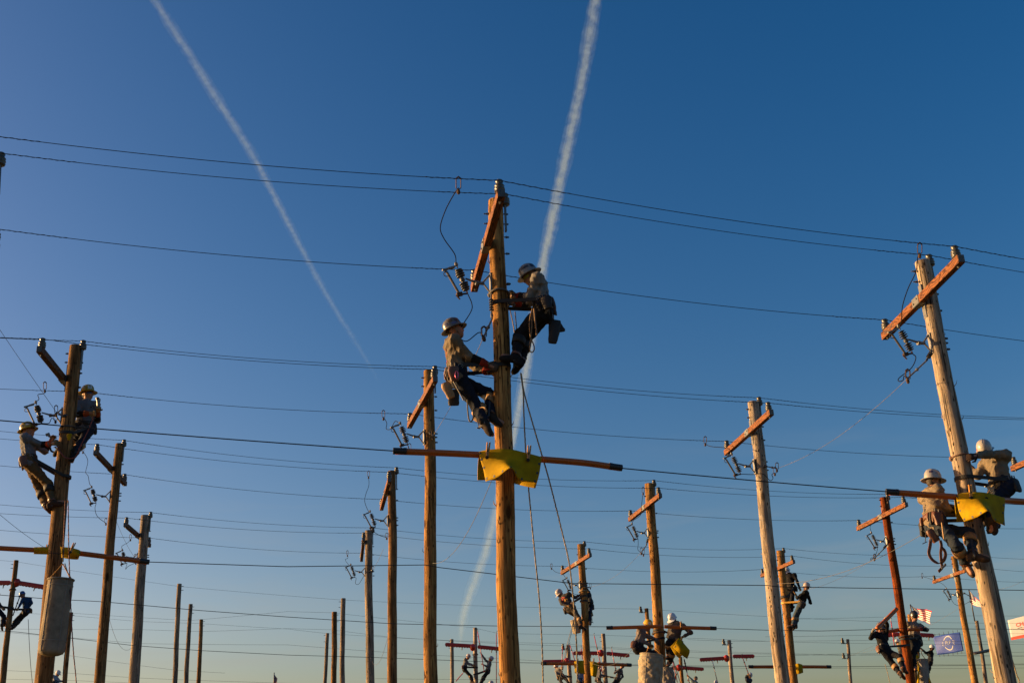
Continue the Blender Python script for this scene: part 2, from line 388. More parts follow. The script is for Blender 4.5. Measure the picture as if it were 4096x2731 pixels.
ROW = {}
def crossarm(p, near, far, d=None, material=None, stamp=False, L_fix=3.05, yaw=None, mount=None, plate=True):
    """level timber arm with plates, pins and two insulators; returns the two wire points"""
    if far is not None:
        nr, fr = arm_solve(near, far, 1.0)
        L1 = np.linalg.norm(nr - fr); dd = d if d else L_fix / L1
        def miss(q):
            a_, b_ = arm_solve(near, far, q); e_ = unit(a_ - b_); c_ = (a_ + b_) / 2; pc_ = p.base + p.ax * ((c_[2] - p.base[2]) / p.ax[2])
            return abs((c_ - pc_) @ unit(A(-e_[1], e_[0], 0)) + prad(p, pc_) + .052) + .02 * abs(q / dd - 1)
        dd = min((dd * t for t in np.linspace(.86, 1.16, 61)), key=miss)      # the distance at which the arm bears on its pole
        nr, fr = arm_solve(near, far, dd)
    else:
        c = paxis(p, mount); a = R_(yaw); e = A(math.sin(a), -math.cos(a), 0)
        row = A(math.cos(a), math.sin(a), 0); c = c - row * (prad(p, c) + .06)
        nr, fr = c + e * L_fix / 2, c - e * L_fix / 2
    e = unit(nr - fr); Ln = np.linalg.norm(nr - fr); row = unit(A(-e[1], e[0], 0))
    c = (nr + fr) / 2
    # slide along the arm's own row direction so that it bears on the pole
    pc = paxis(p, proj(c)[1]) if mount is None else paxis(p, mount)
    hz = c[2]; tt = (hz - p.base[2]) / p.ax[2]; pc = p.base + p.ax * tt
    off = (c - pc) @ row; want = -(prad(p, pc) + .052)
    sh = row * (want - off); along = ((c - pc) @ e)
    c = c + sh; c[2] = hz
    if far is not None:   # keep the pictured size: rescale about the camera is not used, the arm simply shifts sideways
        pass
    o = p.o; h2, w2 = .062, .05
    arm = MB(); arm.box((0, 0, 0), (Ln / 2, 0, 0), (0, w2, 0), (0, 0, h2))
    ao = obj_local(arm, 'crossarm', material or AW, o, bevel=.006)
    ao.location = tuple(c - p.base); ao.rotation_euler = (0, 0, math.atan2(e[1], e[0]))
    # local frame of the arm: +x = near end, +y = row direction (towards pole side), z up
    for s_ in ((1,) if plate else ()):
        mb = MB(); mb.box((s_ * (Ln / 2 + .002), 0, .0), (.002, 0, 0), (0, w2 * .86, 0), (0, 0, h2 * .86))
        for i in range(-3, 4):
            for j in range(-2, 3): mb.box((s_ * (Ln / 2 + .005), j * .016, i * .014), (.001, 0, 0), (0, .0045, 0), (0, 0, .0045), 1)
        obj_local(mb, 'end_plate', [STEEL, GALV], ao)
    xm = -along
    mb = MB(); mb.box((xm, -w2 - .004, 0), (.11, 0, 0), (0, .004, 0), (0, 0, h2 + .004)); mb.box((xm, 0, -h2 - .004), (.11, 0, 0), (0, w2, 0), (0, 0, .003))
    for q in (-.06, .06): mb.lathe([(.014, 0), (.014, .016)], (xm + q, -w2 - .008, .02 * (1 if q > 0 else -1)), (0, -1, 0), 6)
    obj_local(mb, 'mounting_plate', GALV, ao)
    mb = MB(); mb.box((xm, w2 + .012, 0), (.05, 0, 0), (0, .006, 0), (0, 0, .27)); obj_local(mb, 'back_strap', GALV, ao)
    for q in (Ln / 2 - .12, -Ln / 2 + .12):
        mb = MB(); mb.tube([(q, 0, -h2 - .03), (q, 0, h2 + .03)], .011, 6); mb.lathe([(.02, 0), (.02, .014)], (q, 0, -h2 - .014), (0, 0, 1), 6)
        obj_local(mb, 'insulator_pin', GALV, ao)
    if stamp:
        v, f = text_mesh('BROOKS', .1)
        mb = MB(); mb.add([(-Ln / 2 + .34 + x, -w2 - .0015, y) for x, y, z in v], f); obj_local(mb, 'stamped_lettering', BLACK, ao)
    e_ = []
    for q in (Ln / 2 - .12, -Ln / 2 + .12):
        b = c + e * q + A(0, 0, h2 + .005)
        insulator(o, b); e_.append(b + A(0, 0, .155) + e * .045)
    p.arm = (e_[0], e_[1]); p.row = row; p.e = e
    return e_

def top_pin(p, s=1.0):
    row = getattr(p, 'row', A(math.cos(R_(10)), math.sin(R_(10)), 0)); o = p.o
    r = p.rt
    mb = MB(); c = p.top + row * (r + .02)
    mb.box(c - p.ax * .28, row * .012, unit(np.cross(row, p.ax)) * .03, p.ax * .2); mb.tube([c - p.ax * .2, c - p.ax * .05], .016, 8)
    mb.obj('pole_top_pin', GALV, o)
    b = c + A(0, 0, -.07); insulator(o, b)
    p.tp_pt = b + A(0, 0, .155) - unit(np.cross(row, A(0, 0, 1))) * -.045
    return p.tp_pt

def cutout(p, y, side=1, ln=.36, tilt=.35, s=1.0, depth_off=0.0):
    """fused cutout on a bracket at image row y; side 1 = towards the sun (left)"""
    o = p.o; row = getattr(p, 'row', A(math.cos(R_(10)), math.sin(R_(10)), 0))
    c = paxis(p, y); out_ = unit(-row * side + A(0, -.15, 0)); r = prad(p, c); st = c + out_ * r
    up = A(0, 0, 1)
    b = MB()
    b.box(st + out_ * .008, out_ * .008, np.cross(up, out_) * .035, up * .16)
    b.tube([st - up * .14 + out_ * .01, st + out_ * .12 * s + up * .01], .014, 6); b.tube([st + up * .14 + out_ * .01, st + out_ * .12 * s + up * .01], .014, 6)
    b.tube([st + out_ * .1, st + out_ * ln * .55 * s], .024, 8); b.tube([st + out_ * ln * .5 * s, st + out_ * ln * s + up * .05], [.019, .012], 8)
    b.lathe([(.034, -.02), (.034, .02)], st + out_ * ln * .56 * s, out_, 8)
    br = b.obj('bracket', GALV, o, 'a')
    ca = unit(up + out_ * tilt); cc = st + out_ * (ln + .045) * s + up * .03
    prof = []
    for h, q in ((-.155, .05), (-.125, .062), (-.092, .058), (-.06, .064), (.05, .06), (.083, .064), (.115, .058), (.147, .05)):
        h *= s; q *= s
        prof += [(.022 * s, h - .014 * s), (q, h - .003 * s), (q, h + .003 * s), (.022 * s, h + .012 * s)]
        if h < -.03 * s and h > -.07 * s: prof += [(.022 * s, -.03 * s), (.036 * s, -.02 * s), (.036 * s, .015 * s), (.022 * s, .025 * s)]
    prof = [q for q in prof]; m_ = MB(); m_.lathe(prof, cc, ca, 14); m_.obj('insulator_column', SILI, o, 'a')
    top = cc + ca * .18 * s; bot = cc - ca * .18 * s; sideo = unit(out_ - ca * (out_ @ ca))
    h_ = MB(); h_.tube([top, top + ca * .035 * s, top + ca * .03 * s + sideo * .12 * s, top + sideo * .20 * s - ca * .015], .012 * s, 6)
    h_.box(top + sideo * .13 * s + ca * .02, sideo * .09 * s, np.cross(ca, sideo) * .018, ca * .01)
    h_.lathe([(.02, 0), (.026, .03), (.014, .055)], top + ca * .03, ca, 8); h_.obj('upper_contact', GALV, o)
    l_ = MB(); fb = bot + sideo * .115 * s - ca * .015; l_.tube([bot, bot - ca * .03 * s, fb], .014 * s, 6); l_.box(fb, sideo * .04 * s, np.cross(ca, sideo) * .022, ca * .025); l_.tube([fb + sideo * .05, fb - ca * .07 + sideo * .02], .012, 6)
    l_.obj('lower_contact', RUST, o)
    f_ = MB(); ft = top + sideo * .17 * s - ca * .02
    f_.tube([fb, ft], .017 * s, 8)
    ring = [ft + sideo * .02 - ca * .03 + .034 * s * (math.cos(a) * sideo + math.sin(a) * ca) for a in np.linspace(0, 2 * math.pi, 12, endpoint=False)]
    f_.tube(ring, .006, 5, True); f_.obj('fuse_tube', STEEL, o)
    bolt(o, c - out_ * r * .98 + up * .02, -out_, .06)
    return top + ca * .06, bot - ca * .04

def clamp(o, pt, s=1.0, name='hot_line_clamp'):
    mb = MB(); d = RV
    mb.tube([pt + UV * .02 - d * .03, pt + UV * .045, pt + UV * .02 + d * .03], .012 * s, 5)
    mb.tube([pt + UV * .02 - d * .03, pt - UV * .1 * s - d * .03, pt - UV * .12 * s], .007 * s, 5); mb.tube([pt + UV * .02 + d * .03, pt - UV * .1 * s + d * .03, pt - UV * .12 * s], .007 * s, 5)
    mb.lathe([(.014, 0), (.024, .02), (.02, .05), (.008, .07)], pt - UV * .18 * s, UV, 8)
    return mb.obj(name, RUST, o)

def lead(o, pts, r=.007, name='jumper_lead', m=None):
    mb = MB(); mb.tube(cr(pts, 8), r, 6); return mb.obj(name, m or LEAD, o, True)

def steps(p, ys, side=1, ln=.08):
    """through-bolts that stick out of the pole at these image rows"""
    row = getattr(p, 'row', A(math.cos(R_(10)), math.sin(R_(10)), 0))
    for y in ys:
        c = paxis(p, y); dr = row * side; bolt(p.o, c + dr * prad(p, c), dr, ln)

def strainer(o, a, b, nm='strain_insulator'):
    a, b = np.asarray(a), np.asarray(b); d = unit(b - a); L = np.linalg.norm(b - a)
    mb = MB(); prof = [(.012, 0), (.012, L * .15)]
    for i in range(5):
        h = L * (.22 + .1 * i); prof += [(.013, h - .012), (.034, h), (.034, h + .004), (.013, h + .012)]
    prof += [(.014, L * .75), (.02, L * .85), (.012, L)]
    mb.lathe(prof, a, d, 10); return mb.obj(nm, SILI, o, 'a')

P = pole
P('C', 'tall golden pine pole at the centre with two climbers and a yellow blanket', (1985, 803), (2042, 2731), 16.0, 59, 84, 'gold', 28)
P('R', 'thick pale weathered pole at the far right with tan-shirted climbers', (3686, 1047), (4023, 2731), 17.4, 59, 82, 'tan', 28)
P('L1', 'leaning brown pole at left with two yellow-helmeted climbers and a long canvas bag', (303, 1384), (170, 2731), 21.8, 48, 70, 'brown', 24)
P('M1', 'golden pole just left of the centre pole, no climbers on it', (1716, 1483), (1725, 2731), 23.6, 41, 55, 'gold', 24)
P('R1', 'grey-tan pole with stained crossarm right of centre, no climbers on it', (3013, 1608), (3130, 2731), 24.6, 44, 58, 'tan', 24)
P('L2', 'brown pole right behind the bag pole, its dark crossarm pointing left', (477, 1775), (395, 2731), 30.0, 31, 43, 'brown')
P('M2', 'dark brown slim pole with steep crossarm, third from the centre pole leftwards', (1567, 1884), (1571, 2731), 31, 32, 40, 'brown')
P('R2', 'golden brown pole with yellow-helmeted and white-helmeted climbers at its foot', (2597, 1934), (2646, 2700), 32.6, 35, 44, 'gold')
P('RR', 'dark red-brown treated pole near the flags', (3535, 1989), (3644, 2731), 33.4, 30, 35, 'red')
P('L3', 'silver-grey pole at left with short dark crossarm and white bracket', (582, 2061), (534, 2731), 36.0, 35, 42, 'grey')
P('M3', 'silver-grey pole with near-vertical dark crossarm left of the golden poles', (1474, 2121), (1480, 2731), 38.5, 29, 34, 'grey')
P('B4', 'golden pole with level crossarm and a climber bent over to the left', (2323, 2176), (2353, 2731), 40.0, 27, 30, 'gold')
P('B5', 'orange-toned pole partly behind the grey-tan pole, two dark-clothed climbers', (3120, 2202), (3175, 2731), 43.0, 28, 34, 'gold')
P('B6', 'slim golden pole seen behind the boots of the far-right climber', (3814, 2224), (3900, 2731), 46.0, 21, 28, 'gold')
P('L0', 'pole cut off by the left edge, only its insulators in view', (-36, 640), (-130, 2300), 14.8, 58, 80, 'gold')
P('RX', 'pole beyond the right edge, only its crossarm end in view', (4230, 1690), (4330, 2731), 25.2, 42, 55, 'gold')

_dy = sorted((POLES[k].d, POLES[k].top[1]) for k in ('C', 'R', 'L1', 'M1', 'R1', 'M2', 'R2', 'RR', 'M3', 'B4', 'B5', 'B6'))
_dy = [(10., _dy[0][1] - 6)] + _dy + [(51., 51.), (60., 61.), (80., 82.)]
DEPTH_Y = ([q[0] for q in _dy], [q[1] for q in _dy])
# hardware on the near and middle poles
crossarm(POLES['C'], (2006, 772), (1897, 1154), 15.2)
crossarm(POLES['R'], (3842, 1034), (3534, 1346), 16.7, stamp=True)
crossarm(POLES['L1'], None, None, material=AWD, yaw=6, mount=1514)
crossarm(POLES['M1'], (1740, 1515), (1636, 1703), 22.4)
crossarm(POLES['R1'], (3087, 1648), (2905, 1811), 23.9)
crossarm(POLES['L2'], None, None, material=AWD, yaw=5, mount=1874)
crossarm(POLES['M2'], (1558, 1918), (1526, 2033), 29.8)
crossarm(POLES['R2'], (2643, 1980), (2520, 2077), 32, stamp=True)
crossarm(POLES['RR'], (3626, 2016), (3431, 2114), 32.6, stamp=True)
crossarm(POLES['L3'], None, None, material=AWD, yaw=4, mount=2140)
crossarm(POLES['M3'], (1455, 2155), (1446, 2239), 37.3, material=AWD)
crossarm(POLES['B4'], (2365, 2218), (2250, 2291), 39.2, stamp=True)
crossarm(POLES['B5'], (3172, 2245), (3042, 2302), 42.3)
crossarm(POLES['B6'], (3860, 2281), (3731, 2327), 45.5)
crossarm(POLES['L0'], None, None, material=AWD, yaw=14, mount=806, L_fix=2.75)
crossarm(POLES['RX'], None, None, yaw=12, mount=1800)
for k in ('C', 'R', 'L1', 'M1', 'R1', 'L2', 'M2', 'R2', 'RR', 'L3', 'M3', 'B4', 'B5', 'B6', 'L0', 'RX'): top_pin(POLES[k])
z1 = Zm(1700, 680, 2.614); z4 = Zm(0, 1300, 1.96); z6 = Zm(3400, 940, 2.24); z4b = Zm(1250, 1400, 1.65); zf = Zm(2750, 1550, 2.09); z5 = Zm(0, 2000, 2.145)
ze = Zm(2450, 1850, 1.78); zh = Zm(3300, 1900, 3.136); g1 = Zm(2150, 2150, 2.699); zc = Zm(1150, 2200, 2.767); z2b = Zm(2750, 2100, 2.484); z8 = Zm(3350, 2200, 2.953); z3 = Zm(1550, 1700, 1.521); z7 = Zm(3550, 1700, 2.24); z2 = Zm(1700, 1040, 1.96)
def pxp(z, pts, d0, d1=None):
    d1 = d0 if d1 is None else d1; n = len(pts)
    return [at(*z(*q), d0 + (d1 - d0) * i / max(1, n - 1)) for i, q in enumerate(pts)]
CT = {}
for k, y, s in (('C', 1139, 1.0), ('R', 1375, 1.0), ('L1', 1663, 1.0), ('M1', 1750, 1.05), ('R1', 1866, 1.05), ('L2', 1985, 1), ('M2', 2083, 1), ('R2', 2132, 1), ('RR', 2165, 1), ('L3', 2230, 1), ('M3', 2287, 1), ('B4', 2340, 1), ('B6', 2378, 1)):
    CT[k] = cutout(POLES[k], y, s=s)
def pts_between(a, z, mids, b, d=None):
    """lead from 3-D point a through pictured points to 3-D point b"""
    da, db = proj(a)[2], proj(b)[2]; n = len(mids) + 1
    return [a] + [atd(*z(*q), da + (db - da) * (i + 1) / n) for i, q in enumerate(mids)] + [b]
def leads(k, z, up, lo, end_up=None, end_lo=None, r=.007):
    p = POLES[k]; t, b = CT[k]; d = p.d
    if up:
        e = atd(*z(*up[-1]), proj(p.arm[1])[2]) if end_up is None else at(*z(*up[-1]), end_up); lead(p.o, pts_between(t, z, up[:-1], e), r); clamp(p.o, e + UV * .1)
    if lo:
        e = at(*z(*lo[-1]), d + (0 if end_lo is None else end_lo)); lead(p.o, pts_between(b, z, lo[:-1], e), r); clamp(p.o, e + UV * .08, .8)
leads('C', z1, [(310, 880), (200, 720), (160, 600), (215, 420), (300, 260), (350, 190)], [(490, 1400), (480, 1480), (380, 1640), (340, 1720), (430, 1790), (560, 1700), (610, 1730)], 14.6)
leads('R', z6, [(460, 780), (470, 640), (520, 480), (590, 330), (607, 200), (625, 160)], [(590, 1100), (550, 1190), (440, 1280), (440, 1310), (475, 1300), (485, 1262), (515, 1275)], 16.4, -.2)
leads('L1', z4, [(305, 580), (298, 545), (345, 535), (352, 500)], [(325, 740), (300, 760), (380, 770), (405, 730), (435, 745)], None, -.2)
leads('M1', z4b, [(570, 480), (545, 470), (515, 520), (487, 518), (490, 480), (468, 440)], [(640, 655)], None)
leads('R1', zf, [(345, 510), (300, 500), (210, 493), (165, 480), (148, 460)], [(460, 722), (540, 725), (630, 720), (690, 775), (715, 755), (705, 725), (730, 712)], None, -.3)
leads('L2', z4, [(702, 1240), (690, 1180), (672, 1150), (688, 1060), (650, 985)], [(745, 1440), (765, 1500), (830, 1550)])
leads('M2', z4b, [(368, 1060), (345, 1000), (352, 950), (372, 890), (370, 830)], [(400, 1190), (440, 1220), (490, 1235)])
leads('R2', ze, [(135, 440), (150, 410), (200, 370), (207, 300), (218, 210)], [(183, 580), (182, 620), (220, 650)], 31.6)
leads('RR', zh, [(590, 730), (565, 660), (580, 620), (640, 560), (720, 460), (765, 370), (788, 320)], [(660, 900), (650, 960), (620, 1020), (575, 1065), (580, 1035), (625, 1040)], 32.5)
leads('L3', z5, [(1058, 430), (1045, 395), (1100, 360), (1120, 330)], [(1090, 540), (1078, 590), (1100, 565), (1165, 535)])
leads('M3', zc, [(690, 175), (640, 105), (668, 85), (663, 45)], [(760, 310), (752, 365), (790, 370), (850, 280), (910, 250)])
leads('B4', g1, [(310, 440), (270, 390), (200, 370), (165, 340), (150, 320)], [(350, 560), (400, 605), (470, 610), (530, 570)])
leads('B6', z8, [(1285, 440), (1230, 390), (1120, 345), (1030, 315), (1000, 310)], [(1340, 570), (1380, 630), (1450, 655), (1530, 620), (1570, 600)])
# through-bolts
steps(POLES['C'], (857, 896), -1); steps(POLES['C'], (948, 1014, 1134, 896, 856), 1, .06)
steps(POLES['R'], (1085, 1127), -1); steps(POLES['R'], (1177, 1243, 1354, 1397), 1, .03)
steps(POLES['L1'], (1414, 1449), -1, .06); steps(POLES['L1'], (1451, 1493, 1549, 1550), 1, .04)
for k, ys in (('M1', (1585, 1640, 1733, 1768)), ('M2', (1956, 2000, 2070, 2100)), ('R1', (1706, 1760, 1846, 1880)), ('L2', (1857, 1902, 1973, 2003)), ('R2', (2000, 2052, 2122, 2148)), ('L3', (2124, 2160, 2220)), ('RR', (2088, 2153, 2176)), ('M3', (2185, 2218, 2302)), ('B4', (2274, 2330)), ('B6', (2314, 2280))):
    steps(POLES[k], ys, 1, .06)
for k, ys in (('M1', (1512, 1546)), ('R1', (1637, 1670)), ('R2', (1984,)), ('RR', (1999, 2024)), ('L3', (2075,)), ('B4', (2217,)), ('B5', (2240,)), ('B6', (2234, 2254))):
    steps(POLES[k], ys, -1, .06)
# dead-end strings at the service taps
def tapstring(k, z, pts, d=None):
    p = POLES[k]; d = d or p.d - .15; q = pxp(z, pts, p.d - prad(p, p.top), d)
    strainer(p.o, q[0], q[1]); mb = MB(); mb.tube([q[1], q[2]], .012, 6); mb.lathe([(.012, -.03), (.028, 0), (.012, .03)], (q[1] + q[2]) / 2, q[2] - q[1], 8); mb.obj('dead_end_clamp', GALV, p.o)
    clamp(p.o, q[2] + UV * .08, .9)
    return q[2]
TAP = {}
TAP['R'] = tapstring('R', z6, [(738, 1035), (680, 1130), (520, 1280)])
TAP['C'] = tapstring('C', z1, [(690, 1300), (700, 1560), (620, 1730)])
TAP['L1'] = tapstring('L1', z4, [(530, 705), (490, 715), (440, 680)])
TAP['M1'] = tapstring('M1', z4b, [(770, 540), (790, 560), (795, 565)])
TAP['R1'] = tapstring('R1', zf, [(630, 655), (670, 660), (748, 674)])
TAP['L3'] = tapstring('L3', z5, [(1210, 500), (1190, 498), (1160, 495)])
TAP['RR'] = tapstring('RR', zh, [(772, 870), (725, 935), (620, 1040)])
TAP['R2'] = tapstring('R2', ze, [(255, 530), (240, 590), (205, 635)])
TAP['B4'] = tapstring('B4', g1, [(500, 515), (530, 540), (570, 530)])
TAP['M3'] = tapstring('M3', zc, [(900, 240), (920, 230), (945, 215)])
TAP['B6'] = tapstring('B6', z8, [(1480, 500), (1520, 515), (1565, 545)])

# splinters and bark curls left by climbing irons
for k, n_ in (('C', 14), ('R', 12), ('L1', 10), ('M1', 8), ('R1', 8)):
    p = POLES[k]; u = unit(np.cross(p.ax, A(0, 1, 0))); w = np.cross(p.ax, u)
    for i in range(n_):
        h = p.H * random.uniform(.25, .9); c = p.base + p.ax * h; a = random.choice((0, math.pi)) + random.uniform(-.9, .9); dr = math.cos(a) * u + math.sin(a) * w
        b = c + dr * prad(p, c) * .97; ln = random.uniform(.03, .08); mb = MB(); mb.tube([b, b + dr * ln * .5 + p.ax * ln * .5, b + dr * ln * random.uniform(.4, .9) + p.ax * ln * 1.3], [.008, .006, .001], 4); mb.obj('splinter', WD[p.wd], p.o)
# far poles: (key, label, top, bottom, depth, width top, width bottom, wood)
for k, lb, tp_, bt_, d_, a_, b_, w_ in (
    ('f17', 'pole at the left edge with a red line guard and a blue-shirted climber', (64, 2240), (9, 2731), 51, 18, 25, 'brown'),
    ('g1', 'thin far pole seen just right of the hanging canvas bag', (283, 2448), (259, 2731), 58, 17, 19, 'brown'),
    ('g2', 'leftmost and tallest of three bare poles left of centre', (718, 2334), (698, 2731), 54, 18.6, 21, 'grey'),
    ('g3', 'grey bare pole, middle of three left of centre', (762, 2415), (744, 2731), 59, 16, 19, 'grey'),
    ('g4', 'brown bare pole, shortest of three left of centre', (806, 2476), (793, 2731), 64, 15, 18, 'brown'),
    ('h1', 'short thin grey pole beside two taller bare poles', (1309, 2531), (1301, 2731), 68, 14, 15, 'grey'),
    ('h2', 'brown bare pole between a grey tall and a grey short pole', (1337, 2446), (1336, 2731), 56, 21, 23, 'brown'),
    ('h3', 'tallest grey bare pole of the cluster left of the silver pole', (1372, 2392), (1369, 2731), 57, 19, 21, 'grey'),
    ('i1', 'bare far pole crossed by the red guard, left of two small climbers', (1807, 2555), (1810, 2731), 68, 14, 15.5, 'tan'),
    ('i2', 'far pole with red guard and two small climbers left of the centre pole', (1901, 2509), (1903, 2731), 62, 16, 17.5, 'tan'),
    ('j1', 'far pole with red guard half hidden by the left hot sticks', (2273, 2578), (2280, 2731), 64, 15, 17, 'tan'),
    ('j2', 'far pole with the long red guard right of the bent climber', (2412, 2533), (2424, 2731), 63, 16, 18, 'tan'),
    ('k1', 'thin far pole right behind the yellow helmet', (2585, 2432), (2606, 2700), 60, 15.5, 17, 'gold'),
    ('k2', 'low far pole under the folded yellow blanket', (2722, 2626), (2730, 2731), 68, 14, 15, 'gold'),
    ('k3', 'far pole with two red guards at different heights', (2916, 2559), (2930, 2731), 63, 15, 17, 'tan'),
    ('k4', 'thin grey far pole with two side insulators, standing alone', (3390, 2555), (3404, 2731), 66, 12.5, 14, 'grey'),
    ('l1', 'short pale pole behind the dark-helmeted climber', (3638, 2456), (3662, 2731), 58, 18, 20, 'gold'),
    ('l2', 'grey far pole carrying a flag and a cross pipe', (3907, 2481), (3944, 2731), 60, 13.5, 16, 'grey')):
    P(k, lb, tp_, bt_, d_, a_, b_, w_, 12, 'bare far poles')
def sidepin(k, y, side=-1):
    p = POLES[k]; c = paxis(p, y); row = A(1, 0, 0) * side
    mb = MB(); q = c + row * (prad(p, c) + .2); mb.tube([c, q], .018, 6); mb.tube([q - row * .12 + A(0, 0, .05), q + row * .1], .02, 6); mb.obj('side_bracket', GALV, p.o)
    insulator(p.o, q + A(0, 0, .06), 1.4); return q + A(0, 0, .3)
SP = {k: [sidepin(k, y) for y in ys] for k, ys in (('k1', (2448,)), ('k3', (2577,)), ('k4', (2572, 2632)), ('j1', (2596,)))}
for k in ('f17', 'g1', 'g2', 'g3', 'g4', 'h1', 'h2', 'h3', 'i1', 'i2', 'j1', 'j2', 'k2', 'k3', 'l1', 'l2'):
    p = POLES[k]; y0 = proj(p.top)[1]
    steps(p, [y0 + random.uniform(8, 16), y0 + random.uniform(24, 40)], random.choice((-1, 1)), .1)
# cross pipe on the flag pole
p = POLES['l2']; mb = MB(); mb.tube(pxp(z8, [(1610, 1215), (1700, 1200), (1790, 1180)], 59.6), .075, 10); mb.obj('cross_pipe', GALV, p.o, True)
# ------------------------------------------------------------------ wires
def span(a, b, sag, n=14):
    a, b = np.asarray(a), np.asarray(b)
    return [a + (b - a) * t - A(0, 0, 4 * sag * t * (1 - t)) for t in np.linspace(0, 1, n, endpoint=False)]
def power_line(label, pts, sagk=.0022, r=.0052, m=None, tie=True, name='power_line', cat='power line', group='power lines', seg=6):
    P_ = [np.asarray(p, float) for p in pts]; path = []
    for a, b in zip(P_[:-1], P_[1:]):
        L = np.linalg.norm(b - a); path += span(a, b, sagk * L * L, 16)
    path.append(P_[-1])
    o = thing(name, label, cat, P_[0], group)
    mb = MB(); mb.tube(path, r, seg); mb.obj('strand', m or WIRE, o, True)
    if tie:
        for i in range(1, len(P_) - 1):
            for q, s_ in ((P_[i - 1], -1), (P_[i + 1], 1)):
                d = unit(q - P_[i]); L = np.linalg.norm(q - P_[i]); T = []
                for t in np.linspace(.03, .95, 36):
                    f = t / L; base = P_[i] + (q - P_[i]) * f - A(0, 0, 4 * sagk * L * L * f * (1 - f))
                    a = t * 42; u = unit(np.cross(d, A(0, 0, 1))); w = np.cross(u, d)
                    T.append(base + .006 * (math.cos(a) * u + math.sin(a) * w))
                mb = MB(); mb.tube(T, r * .75, 5); mb.obj('tie_wire', m or WIRE, o, True)
    return o
def beyond(a, b, k=1.0):   # next support outside the picture
    return np.asarray(b) + (np.asarray(b) - np.asarray(a)) * k
Q = POLES
def rowlines(keys, nm, pre=None, post=None):
    for i, w in ((0, 'near-end'), (1, 'far-end')):
        pts = [Q[k].arm[i] for k in keys]
        if pre: pts = [beyond(pts[1], pts[0], pre)] + pts
        if post: pts = pts + [beyond(pts[-2], pts[-1], post)]
        power_line('%s crossarm power line %s' % (w, nm), pts)
    pts = [Q[k].tp_pt for k in keys]
    if pre: pts = [beyond(pts[1], pts[0], pre)] + pts
    if post: pts = pts + [beyond(pts[-2], pts[-1], post)]
    power_line('pole-top power line %s' % nm, pts)
rowlines(['L0', 'C', 'R'], 'of the front row over the centre pole', .3, .9)
rowlines(['L1', 'M1', 'R1', 'RX'], 'of the second row over the yellow-helmeted climbers', .9)
rowlines(['L2', 'M2', 'R2', 'RR'], 'of the third row ending past the red-brown pole', .9, .9)
rowlines(['L3', 'M3', 'B4', 'B5', 'B6'], 'of the fourth row over the bent climber', .9, .9)
def pl(label, px, d, sagk=0, r=.007, m=None, dep=None, **kw):
    n = len(px); dd = dep or [d] * n
    return power_line(label, [at(x, y, q) for (x, y), q in zip(px, dd)], sagk, r, m, False, **kw)
# neutral wires (the ones that carry hoses and blankets)
pl('low front-row wire carrying the long orange hose across the centre', [(-300, 1650), (0, 1681), (1578, 1803), (1985, 1822), (2478, 1871), (3555, 1966), (3780, 1985), (4500, 2032)], 15.5, 0.0006, .0075, dep=[14.6, 14.8, 15.6, 15.75, 16, 17, 17.2, 18.2])
pl('low second-row wire running from the left blanket past the grey-tan pole', [(-200, 2172), (0, 2190), (250, 2215), (590, 2246), (1150, 2265), (1700, 2258), (1755, 2268), (2290, 2332), (3070, 2340), (3110, 2345), (3400, 2350), (4300, 2362)], 22, 0, .0075, dep=[21, 21.2, 21.5, 22, 22.8, 23.3, 23.4, 23.8, 24.2, 24.4, 24.7, 25.6])
pl('low third-row wire tied to the brown pole insulator left of centre', [(-200, 2362), (170, 2392), (410, 2405), (800, 2440), (1150, 2466), (1571, 2493), (1996, 2502), (2430, 2505), (2640, 2506), (2862, 2512), (3080, 2519), (3280, 2522), (3460, 2517), (3600, 2512), (4200, 2516)], 31, 0, .0075, dep=[29, 29.3, 29.8, 30, 30.4, 30.8, 31.3, 32, 32.3, 32.5, 33, 33, 33.2, 33.2, 34])
pl('low fourth-row wire carrying the hose under the bent climber', [(-100, 2515), (70, 2526), (534, 2580), (800, 2600), (1150, 2618), (1479, 2627), (1998, 2647), (2170, 2650), (2353, 2655), (2520, 2660), (2996, 2663), (3320, 2665), (3640, 2662), (4200, 2655)], 38, 0, .0075, dep=[34, 34.5, 35.6, 36.4, 37.4, 38.2, 39, 39.4, 39.7, 40, 42, 43, 44, 45])
# service taps between rows
def tap(label, a, b, sag=.05, r=.0038, m=None, **kw):
    n = 16; L = np.linalg.norm(np.asarray(b) - np.asarray(a)); pts = span(a, b, sag * L * .38, n) + [np.asarray(b)]
    o = thing('service_wire', label, 'wire', a, 'slack service wires'); mb = MB(); mb.tube(pts, r, 6); mb.obj('strand', m or ALU, o, True); return o
tap('slack pale wire from the far-right pole down to the grey-tan pole', TAP['R'], TAP['R1'], .06)
tap('thin wire from the centre pole down past the tan bag to its left neighbour', TAP['C'], TAP['M1'], .03)
tap('dark wire coming from the upper left edge to the left climbers', at(-20, 1290, 20), TAP['L1'], .01, m=WIRE)
tap('dark wire sagging from the left edge to the left yellow blanket', at(-20, 2040, 20), at(*z5(440, 440), 21.4), .06, m=WIRE)
tap('slack wire from the neighbour pole up to the centre yellow blanket', at(*z3(275, 838), 23.2), at(*z3(632, 338), 15.9), .10)
tap('slack wire rising right from the grey-tan pole behind the right climber', at(*z2b(890, 578), 24.3), at(*zh(1265, 710), 17.7), .07)
tap('slack wire joining the red-brown pole and the poles left of it', TAP['RR'], at(*z2b(1100, 655), 41), .05)
tap('slack wire from the golden brown pole down to the bent climber', TAP['R2'], TAP['B4'], .06)
tap('slack wire from the bent-climber pole up to the yellow-helmeted climber', at(*g1(550, 1325), 39.6), at(*g1(1040, 1180), 33), .12)
